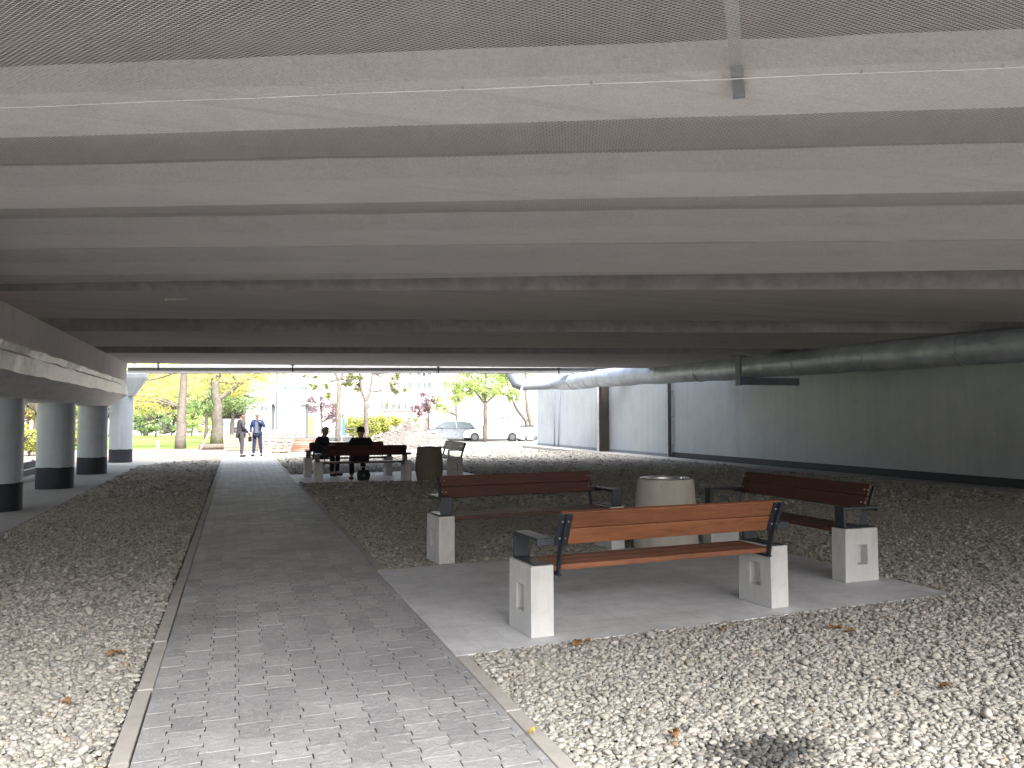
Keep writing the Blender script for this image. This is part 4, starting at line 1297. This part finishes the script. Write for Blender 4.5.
tree("bright lime-green tree growing in front of the parked white car", L(485, 53), [([(0, 0, 0), (.03, 0, 1.4), (0, 0, 2.7)], [.17, .14, .12]), ([(0, 0, 2.6), (-.8, .2, 3.6), (-1.4, .3, 5)], [.08, .06, .03]), ([(0, 0, 2.6), (.9, 0, 3.4), (1.7, .2, 4.6)], [.08, .06, .03]), ([(0, 0, 2.6), (.05, 0, 5)], [.09, .04])],
     [((-1.3, 0, 3.6), (1.0, .9, .7), 700), ((.2, 0, 3.5), (1.0, .9, .7), 800), ((1.6, .1, 3.9), (1.0, .9, .8), 800), ((-.6, .2, 4.6), (1.3, 1.0, .8), 900), ((1.0, .2, 4.9), (1.4, 1.0, .8), 900), ((0, 0, 6.2), (2.4, 2, 1.2), 1500), ((-1.9, .2, 2.9), (.5, .5, .4), 160), ((2.2, .2, 3.0), (.45, .5, .4), 200)], 'leaf_lime', .17, group=GT)
tree("airy yellow-green tree left of the lime-green tree, before the white wall", L(456, 76), [([(0, 0, 0), (.03, 0, 1.8), (0, 0, 3.6)], [.13, .11, .07])], [((-1.0, 0, 3.3), (1.1, 1, .8), 450), ((.9, 0, 3.9), (1.2, 1, .9), 500), ((-.1, .2, 5.0), (1.5, 1.2, .9), 600), ((-1.6, .2, 2.6), (.8, .7, .5), 260), ((.6, .2, 6.3), (1.6, 1.2, .8), 500)], 'leaf_lime', .2, group=GT)
tree("small plum-leaved tree right of the round bush by the pink wall", L(429, 80), [([(0, 0, 0), (0, 0, 1.1), (-.1, 0, 2.4)], [.10, .09, .06]), ([(0, 0, 1.2), (-1.0, 0, 2.4)], [.05, .02])], [((-.9, 0, 2.6), (.9, .8, .7), 420), ((.2, 0, 2.9), (.9, .8, .8), 450), ((-.4, .1, 3.7), (1.0, .8, .55), 350), ((-1.2, 0, 1.9), (.4, .4, .3), 90)], 'leaf_plum', .2, group=GT)
tree("wide plum-leaved tree behind the white lamp post", L(322, 80), [([(0, 0, 0), (0, 0, 1.2), (-.1, 0, 2.8)], [.12, .1, .06])], [((-1.3, 0, 2.7), (1.0, .9, .8), 600), ((.4, 0, 2.4), (1.3, .9, .9), 800), ((1.4, .1, 1.7), (.8, .7, .6), 400), ((-.5, .1, 3.4), (1.0, .8, .5), 350)], 'leaf_plum', .2, group=GT)
tree("thin leafless-looking shrub tree between the hedge and the pink wall", L(388, 78), [([(0, 0, 0), (0, 0, 1.6)], [.07, .05]), ([(0, 0, 1.5), (-.6, 0, 3.0)], [.04, .015]), ([(0, 0, 1.5), (.6, 0, 3.1)], [.04, .015]), ([(0, 0, 1.5), (.05, 0, 3.2)], [.04, .015])], [((0, 0, 2.9), (.9, .7, .6), 110)], 'leaf_sparse', .16, group=GT)
tree("crooked leaning grey tree beside the lit end of the wall", L(534, 58), [([(0, 0, 0), (-.25, 0, 1.1), (-.55, 0, 2.4), (-.75, 0, 4.2), (-.5, 0, 6)], [.19, .16, .14, .10, .05])], [((-.6, 0, 5.6), (1.4, 1, .8), 400), ((-1.0, .2, 4.5), (.5, .5, .35), 90)], 'leaf_lime', .17, 'bark_pale', group=GT)
tree("bent branchy trunk reaching left above the white wheeled bins", L(529, 60), [([(0, 0, 0), (-.25, 0, 1.4), (-1.0, 0, 2.3), (-1.6, 0, 3.6), (-1.9, 0, 5)], [.15, .13, .11, .07, .04]), ([(-.25, 0, 1.4), (.3, 0, 1.7)], [.1, .07])], [((-1.9, 0, 5.2), (1.2, 1, .8), 350), ((-1.6, .1, 4.4), (.6, .5, .4), 130)], 'leaf_lime', .17, 'bark_pale', group=GT)

# hedge and round bush
hg = empty("hedge", L(372, 64), 0, "long yellow-green hedge behind the rubble heap", "hedge")
P = np.concatenate([blob(700, (x, RNG.uniform(-.3, .3), .95 + .15 * math.sin(x * 2)), (.75, .6, .85)) for x in np.arange(-2.2, 2.5, .5)])
v, f = leaves_np(P, .16); np_mesh("foliage", v, f, M['leaf_hedge'], hg)
m = MB()
for x in np.arange(-2.2, 2.5, .35): m.tube([(x, 0, 0), (x + .1, .1, 1.1)], [.03, .012], 5)
m.build("stems", M['bark'], hg)
bu = empty("round_bush", L(411, 74), 0, "clipped dark green round bush above the rubble heap", "bush")
P = blob(1300, (0, 0, .95), (.8, .8, .75)); v, f = leaves_np(P, .15); np_mesh("foliage", v, f, M['leaf_green'], bu)
m = MB(); m.tube([(0, 0, 0), (0, 0, .9)], [.06, .03], 6); m.build("stem", M['bark'], bu)
# greenery seen between the columns
for k, (px, D, h, w, lf, n, txt) in enumerate(((34, 40, 5.2, 2.6, 'leaf_orange', 1500, "thin orange-green tree seen between the two nearest visible columns"), (27, 60, 7.0, 3.6, 'leaf_green', 2200, "dense green tree far back between the two nearest columns"),
                                          (80, 62, 6.5, 3.0, 'leaf_green', 1800, "green tree glimpsed between the second and third columns"), (110, 66, 6.5, 2.8, 'leaf_lime', 1600, "light green tree glimpsed left of the pale far column"), (50, 75, 7.5, 4.0, 'leaf_green', 2200, "tall green tree hidden mostly by the second column"))):
    tree(txt, L(px, D), [([(0, 0, 0), (.1, 0, h * .35), (0, .1, h * .8)], [.13, .10, .04]), ([(.1, 0, h * .35), (-.9, .2, h * .7)], [.06, .02]), ([(.1, 0, h * .35), (.9, .2, h * .72)], [.06, .02])],
         lobes_round(h, w, n, 9, (.2, .9), 40 + k), lf, .17, group="trees left of the column row")
for k, (px, D, txt) in enumerate(((30, 33, "bright yellow shrub above the dark low barrier"), (80, 40, "yellow-green shrub glimpsed between the second and third columns"))):
    tree(txt, L(px, D), [([(0, 0, 0), (.05, 0, .8)], [.05, .02])], lobes_round(1.5, 1.3, 1600, 7, (.2, .9), 60 + k), 'leaf_hedge', .12, cat="shrub", name="shrub", group="shrubs left of the column row")
fb = empty("low_barrier", (-5.35, 21, -.08), 0, "dark low panel barrier outside the column row with a pale rail", "barrier")
m = MB(); m.box((0, 0, .24), (.05, 13, .38)); m.build("panel", M['fence_dark'], fb)
m = MB(); m.box((.04, 0, .24), (.02, 13, .035)); m.build("rail", M['galv'], fb)
for y in np.arange(-6.4, 6.5, 2.1):
    m = MB(); m.box((-.06, y, .23), (.06, .06, .46)); m.build("post", M['galv'], fb)

# ------------------------------------------------------------------ buildings
def building(label, px0, px1, D, floors, mat_lo, mat_hi, win, h_lo=3.4, roof_h=None, depth=12):
    a, b = at_d(px0, D, -.08), at_d(px1, D, -.08)
    c = (a + b) / 2; w = (b - a).length
    rz = math.atan2((b - a).y, (b - a).x)
    t = empty("building", c, rz, label, "building")
    H = h_lo + 3.2 * (floors - 1)
    m = MB(); m.box((0, depth / 2, h_lo / 2), (w, depth, h_lo)); m.build("lower_wall", mat_lo, t)
    m = MB(); m.box((0, depth / 2 + .05, h_lo + (H - h_lo) / 2 + .001), (w, depth, H - h_lo)); m.build("upper_wall", mat_hi, t)
    m = MB(); m.box((0, depth / 2, H + .2), (w + .6, depth + .6, .35)); m.build("roof", M['roof'], t)
    for (px, z0, z1, ww) in win:
        p = at_d(px, D); x = (p - c).dot((b - a).normalized())
        m = MB(); zc = (z0 + z1) / 2; hh = z1 - z0
        for s in (-1, 1):
            m.box((x + s * (ww / 2 - .04), .0, zc), (.08, .14, hh)); m.box((x, .0, zc + s * (hh / 2 - .04)), (ww - .16, .14, .08))
        m.box((x, 0, zc), (.06, .12, hh - .16))
        f_ = m.build("window", M['window_frame'], t)
        m = MB(); m.box((x, .03, zc), (ww - .16, .12, hh - .16)); m.build("pane", M['glass'], f_)
        m = MB(); m.box((x, -.05, z0 - .03), (ww + .16, .2, .06)); m.build("sill", M['render_white'], f_)
    return t


D1 = 92
zz = lambda py: z_of(py, D1)
wins = [(px, zz(389), zz(381), 1.15) for px in (401, 408, 421, 427, 447, 455)] + [(px, zz(409.5), zz(402.5), 1.2) for px in (370.5, 384, 396, 402, 409)] + [(x, zz(376), zz(366), 1.2) for x in (401, 408, 421, 427)]
building("long white building with pairs of dark windows over a pinkish ground floor", 352, 640, D1, 4, M['render_pink'], M['render_white'], wins, 3.4)
D2 = 110
zz2 = lambda py: z_of(py, D2)
wins2 = [(px, zz2(391), zz2(385), 1.3) for px in (262, 283, 295, 304)] + [(px, zz2(411), zz2(405), 1.3) for px in (264, 290, 300, 312)]
building("bright white block far behind the pallets and the plum tree", 246, 345, D2, 5, M['render_white'], M['render_white'], wins2, 3.4)
# garden wall and vented box in front of the building
wl = empty("garden_wall", at_d(396, 84, -.08), math.atan2(RT.y, RT.x), "long pinkish low wall in front of the white building", "wall")
m = MB(); m.box((0, 0, .8), (9.5, .2, 1.6)); m.build("wall_body", M['render_pink'], wl)
m = MB(); m.box((0, 0, 1.63), (9.6, .3, .06)); m.build("coping", M['render_white'], wl)
kb = empty("vented_kiosk", at_d(450, 82, -.08), math.atan2(RT.y, RT.x), "pale utility kiosk with six small dark vents behind the parked cars", "kiosk")
m = MB(); m.box((0, 1.2, 1.05), (4.4, 2.4, 2.1)); m.build("kiosk_body", M['render_white'], kb, bevel=.02)
m = MB(); m.box((0, 1.2, 2.15), (4.7, 2.7, .1)); m.build("kiosk_roof", M['render_white'], kb)
for i in range(2):
    for j in range(3):
        m = MB(); m.box((-.85 + i * .42, -.01, .75 + j * .45), (.16, .06, .16)); m.build("vent", M['window_frame'] if 0 else M['bracket'], kb)

# ------------------------------------------------------------------ cars
def car(label, loc, rz, paint, L_=4.3, H=1.46, W=1.76):
    t = empty("parked_car", loc, rz, label, "car", "cars parked beyond the viaduct")
    lo = [(-.50, .34), (-.49, .62), (-.44, .86), (-.30, .90), (.18, .90), (.36, .82), (.47, .68), (.495, .48), (.49, .28), (.0, .22), (-.48, .24)]
    def ring(y, k, dz=0): return [Vector((x * L_ * k, y, z + dz * 0)) for x, z in lo]
    m = MB(); m.loft([ring(-W / 2 + .06, .965), ring(-W / 2, .99), ring(-W / 2 + .02, 1), ring(W / 2 - .02, 1), ring(W / 2, .99), ring(W / 2 - .06, .965)])
    body = m.build("body", paint, t, smooth=35, bevel=.03)
    top = [(-.43, .88), (-.34, H - .10), (-.22, H), (.02, H), (.10, H - .06), (.26, .88)]
    def r2(y, z_in): return [Vector((x * L_, y * (1 - (z - .88) * .28), z)) for x, z in top]
    m = MB(); m.loft([r2(-W / 2 + .05, 0), r2(W / 2 - .05, 0)]); m.build("cabin", M['glass'], t, smooth=30, bevel=.03)
    m = MB(); m.box((-.1 * L_, 0, H - .005), (.24 * L_, W * .80, .05)); m.build("roof", paint, t, bevel=.02)
    for s in (-1, 1):
        m = MB(); yb = s * (W / 2 - .045); yt = s * (W / 2 - .05) * .838
        for x0, x1 in ((-.43, -.33), (-.12, -.10), (.26, .09)):
            m = MB(); m.bar((x0 * L_, yb, .89), (x1 * L_, yt + s * .02, H - .04), .07, .05); m.build("roof_pillar", paint, t)
        m = MB(); m.box((.12 * L_, s * (W / 2 + .07), .96), (.10, .16, .11)); m.build("mirror", paint, t, bevel=.03)
        m = MB(); m.box((-.484 * L_, s * (W / 2 - .16), .74), (.07, .24, .16)); m.build("tail_light", M['red_lamp'], t, bevel=.02)
        m = MB(); m.box((.462 * L_, s * (W / 2 - .2), .62), (.10, .30, .13)); m.build("headlight", M['clear_lamp'], t, bevel=.02)
        for x in (-.30, .31):
            m = MB(); c = Vector((x * L_, s * (W / 2 - .10), .31)); m.tube([c - Vector((0, .10, 0)), c + Vector((0, .115, 0))], .31, 20); w_ = m.build("wheel", M['tyre'], t, bevel=.02)
            m = MB(); m.tube([c - Vector((0, .11, 0)), c + Vector((0, .125, 0))], .19, 14); m.build("rim", M['rim'], w_)
    m = MB(); m.box((-.497 * L_, 0, .52), (.05, .52, .12)); m.build("plate", M['plastic_white'], t)
    return t


hv = math.atan2(RT.y, RT.x)
car("white parked hatchback with red tail lamp, behind the lime-green tree", L(493, 54.5), hv + math.pi + R(6), M['car_white'])
car("silver parked car with its bonnet towards the rubble heap, left of the white hatchback", L(452, 57), hv + R(172), M['car_silver'], 4.4, 1.40)
car("white parked van-like car half hidden behind the white hatchback", L(510, 63), hv + R(8), M['car_white'], 4.6, 1.75)
car("dark parked car far off between the yellow tree trunks", L(158, 84), hv + R(5), M['car_dark'])
car("white parked car on the far side of the lawn between the two big trunks", L(198, 84), hv + R(2), M['car_white'])
car("silver parked car on the far side of the lawn behind the man in grey", L(226, 86), hv + R(4), M['car_silver'])

# white wheeled bins with dark lids
def wheelie(px, txt):
    t = empty("wheeled_bin", L(px, 55), hv + R(3), txt, "wheeled bin", "row of white wheeled bins")
    m = MB(); m.loft([[Vector((sx * .22, sy * .25, .1)) for sx, sy in ((-1, -1), (1, -1), (1, 1), (-1, 1))], [Vector((sx * .29, sy * .34, 1.0)) for sx, sy in ((-1, -1), (1, -1), (1, 1), (-1, 1))]]); m.build("bin_tub", M['plastic_white'], t, bevel=.03)
    m = MB(); m.box((0, 0, 1.06), (.64, .76, .10)); m.build("lid", M['black'], t, bevel=.03)
    for s in (-1, 1):
        m = MB(); m.tube([(s * .2, .28, .1), (s * .27, .28, .1)], .1, 12); m.build("wheel", M['tyre'], t)
    m = MB(); m.box((0, 0, .06), (.5, .5, .1)); m.build("base", M['black'], t)
for px, w_ in ((512.5, "left of the three white wheeled bins, next to the parked hatchback"), (521.5, "middle of the three white wheeled bins with dark lids"), (530, "right of the three white wheeled bins, at the foot of the leaning tree")): wheelie(px, w_)

# ------------------------------------------------------------------ street things
def pole(name, label, px, D, h, r, mat, cat):
    t = empty(name, L(px, D), hv, label, cat)
    m = MB(); m.tube([(0, 0, 0), (0, 0, h * .4), (0, 0, h)], [r * 1.2, r, r * .75], 10); m.build("pole", mat, t, smooth=40)
    return t
t = pole("street_lamp", "tall thin dark lamp pole rising past the girder edge behind the pallets", 276.5, 46, 8.0, .055, M['matt_grey'], "street lamp")
m = MB(); m.tube([(0, 0, 7.9), (.3, 0, 8.2), (1.1, 0, 8.3)], .035, 8); m.build("lamp_arm", M['bracket'], t); m = MB(); m.box((1.25, 0, 8.3), (.55, .22, .10)); m.build("lamp_head", M['galv'], t, bevel=.03)
t = pole("white_post", "slim white post with a small crossbar and a white box on its foot", 318.5, 56, 3.4, .05, M['plastic_white'], "post")
m = MB(); m.box((0, 0, 3.42), (.9, .08, .06)); m.build("crossbar", M['plastic_white'], t); m = MB(); m.box((0, -.02, .95), (.34, .26, 1.2)); m.build("cabinet", M['plastic_white'], t, bevel=.03)
t = empty("advert_panel", L(310.5, 57), hv, "plain yellow standing panel between the pallets and the white post", "panel")
m = MB(); m.box((0, 0, 1.0), (.42, .08, 1.5)); m.build("board", M['yellow'], t, bevel=.02); m = MB(); m.box((0, .0, .12), (.34, .3, .24)); m.build("foot", M['bracket'], t)
t = empty("blue_banner", L(342.5, 53), hv, "narrow blue upright banner right of the slender forked trunk", "banner")
m = MB(); m.box((.06, 0, 1.0), (.20, .04, 1.15)); m.build("flag", M['blue'], t); m = MB(); m.tube([(-.06, 0, 0), (-.06, 0, 1.7)], .025, 8); m.build("pole", M['plastic_white'], t)
t = empty("glazed_shelter", L(290, 48), hv, "glazed street shelter with grey frame standing behind the pallets", "shelter")
for x in (-1.05, 1.05):
    m = MB(); m.box((x, 0, 1.25), (.16, .14, 2.5)); m.build("shelter_post", M['matt_grey'], t)
m = MB(); m.box((0, .02, 1.5), (1.9, .03, 1.7)); m.build("glass_pane", simple('pale_pane', (.60, .70, .74), .15, .06), t)
m = MB(); m.box((0, .2, 2.54), (2.5, 1.2, .08)); m.build("shelter_roof", M['window_frame'], t)
t = empty("picket_railing", L(325, 50), hv, "low grey metal railing between the shelter and the slender trunk", "railing")
m = MB(); m.tube([(-2.2, 0, .95), (2.0, 0, .95)], .03, 8); m.tube([(-2.2, 0, .35), (2.0, 0, .35)], .02, 8); m.build("rail", M['matt_grey'], t)
for x in np.arange(-2.1, 2.0, .5):
    m = MB(); m.tube([(x, 0, 0), (x, 0, .95)], .02, 6); m.build("baluster", M['matt_grey'], t)

# ------------------------------------------------------------------ rubble heap, pallets, timber
def heap():
    n = 46; a = RNG.uniform(0, 1, (n + 1, n + 1))
    V = []; Fq = []
    from mathutils import noise as mn
    for j in range(n + 1):
        for i in range(n + 1):
            x = (i / n - .5) * 6.6; y = (j / n - .5) * 4.6
            d = math.hypot(x / 3.1, y / 2.15)
            h = max(0, 1 - d) ** 1.05 * 1.45
            p = Vector((x * 1.3, y * 1.3, 3.1)); h *= 1 + .35 * mn.noise(p) ; h += .12 * mn.noise(p * 4) * min(1, h * 3) + .05 * mn.noise(p * 11) * min(1, h * 3)
            V.append((x, y, max(-.05, h - .03)))
    for j in range(n):
        for i in range(n): Fq.append((j * (n + 1) + i, j * (n + 1) + i + 1, (j + 1) * (n + 1) + i + 1, (j + 1) * (n + 1) + i))
    t = empty("rubble_heap", L(407, 43), hv, "heap of grey-brown earth and rubble in daylight behind the seated pair", "heap")
    m = MB(); m.add(V, Fq); m.build("earth", M['mound'], t, smooth=True)
    m = MB(); rr = random.Random(4)
    for k in range(420):
        i = rr.randrange(len(V)); v = V[i]
        if v[2] < .03: continue
        s = rr.uniform(.03, .11)
        m.ico((v[0] + rr.uniform(-.08, .08), v[1] + rr.uniform(-.08, .08), v[2] + s * .2), (s * rr.uniform(.7, 1.3), s, s * .8), 1)
    o = m.build("rubble", M['rubble'], t); o["kind"] = "stuff"
heap()


def pallet(label, loc, rz, tilt):
    t = empty("pallet", loc, rz, label, "pallet", "wooden pallets leaning beyond the path end")
    t.rotation_euler = (tilt, 0, rz)
    for k, z in enumerate(np.arange(.06, 1.16, .185)):
        m = MB(); m.box((0, -.06, z), (1.0, .022, .12)); m.build("slat", M['wood_worn'], t)
    for x in (-.44, 0, .44):
        m = MB(); m.box((x, 0, .6), (.10, .09, 1.2)); m.build("bearer", M['wood_worn'], t)
    for z in (.06, .6, 1.14):
        m = MB(); m.box((0, .06, z), (1.0, .022, .12)); m.build("rear_slat", M['wood_worn'], t)
    return t
pallet("leaning slatted pallet just right of the man in blue", L(270, 37.5), hv + R(20), R(-28))
pallet("leaning slatted pallet closest to the timber stack", L(281, 36.5), hv + R(-14), R(-33))
t = empty("board_crate", L(248, 38.5), hv + R(4), "pinkish boarded crate standing behind the two standing men", "crate")
for k in range(5):
    m = MB(); m.box((0, -.5, .10 + k * .16), (2.0, .03, .145)); m.build("board", M['wood_worn'], t)
for x in (-.9, 0, .9):
    m = MB(); m.box((x, -.45, .42), (.09, .06, .82)); m.build("batten", M['wood_worn'], t)
m = MB(); m.box((0, 0, .39), (1.96, .84, .76)); m.build("crate_body", M['wood_worn'], t)
for px, rz, txt in ((289, .5, "raw timber prop slanting across the leaning pallets, right of its twin"), (266, .2, "raw timber prop slanting beside the man in blue")):
    t = L(px, 36.2); m = MB(); m.bar(t, t + Vector((-.35, .35, 1.35)), .09, .05); tag(m.build("timber_prop", M['wood_worn'], None), txt, "prop")
t = empty("timber_stack", L(303, 38), hv + R(6), "low stack of reddish boards and bricks right of the leaning pallets", "stack")
rr = random.Random(9)
for k in range(6):
    for j in range(4):
        m = MB(); m.box((rr.uniform(-.08, .08), -.4 + j * .26, .05 + k * .10), (1.5 - k * .08, .2, .085), rz=rr.uniform(-.05, .05)); m.build("board", M['wood_worn'] if rr.random() < .4 else M['brick_red'], t)
# left: props, post and log
b_ = L(199.5, 36.5); m = MB(); m.bar(b_, b_ + Vector((.45, .3, 1.0)), .10, .04)
tag(m.build("leaning_plank", M['wood_worn'], None), "pale plank leaning at the foot of the straight yellow-tree trunk", "plank")
p_ = L(158.5, 37); m = MB(); m.box(p_ + Vector((0, 0, .25)), (.10, .10, .5)); m.box(p_ + Vector((0, 0, .52)), (.13, .13, .05))
tag(m.build("marker_post", M['pale_edge'], None), "short white marker post standing on the reddish chips", "post")
p_ = L(226, 40); m = MB(); m.tube([p_ + Vector((-1.3, 0, .14)), p_ + Vector((0, .1, .15)), p_ + Vector((1.2, .1, .13))], [.16, .15, .13], 12)
tag(m.build("felled_log", M['bark'], None, smooth=40), "felled log lying at the lawn edge left of the path", "log")

# ------------------------------------------------------------------ light
w = bpy.data.worlds.new("World"); scene.world = w; w.use_nodes = True
nt = w.node_tree; nt.nodes.clear()
so = nt.nodes.new('ShaderNodeOutputWorld'); bg = nt.nodes.new('ShaderNodeBackground'); sky = nt.nodes.new('ShaderNodeTexSky')
sky.sky_type = 'NISHITA'; sky.sun_disc = False
SUN_EL, SUN_AZ = R(50), R(170)
sky.sun_elevation = SUN_EL; sky.sun_rotation = SUN_AZ
sky.air_density = 1.0; sky.dust_density = 6.0; sky.ozone_density = 1.0
hs = nt.nodes.new('ShaderNodeHueSaturation'); hs.inputs['Saturation'].default_value = .6      # overcast: nearly neutral sky
nt.links.new(sky.outputs[0], hs.inputs['Color']); nt.links.new(hs.outputs[0], bg.inputs['Color']); nt.links.new(bg.outputs[0], so.inputs[0])
bg.inputs['Strength'].default_value = .05
sd = bpy.data.lights.new("sun", 'SUN'); sd.energy = 1.5; sd.angle = R(60); sd.color = (1, .99, .98)
sun = bpy.data.objects.new("sun", sd); COL.objects.link(sun)
dirv = Vector((math.sin(SUN_AZ) * math.cos(SUN_EL), math.cos(SUN_AZ) * math.cos(SUN_EL), math.sin(SUN_EL)))
sun.rotation_euler = (-dirv).to_track_quat('-Z', 'Y').to_euler()
sun.location = (0, 0, 60)

scene.view_settings.view_transform = 'Standard'; scene.view_settings.look = 'None'
scene.view_settings.exposure = EXPOSURE; scene.view_settings.gamma = 1.0; scene.view_settings.use_curve_mapping = False
scene.render.engine = 'CYCLES'
cy = scene.cycles
cy.max_bounces = 12; cy.diffuse_bounces = 10; cy.glossy_bounces = 3; cy.transmission_bounces = 4; cy.transparent_max_bounces = 8
cy.use_denoising = True
cy.caustics_reflective = False; cy.caustics_refractive = False
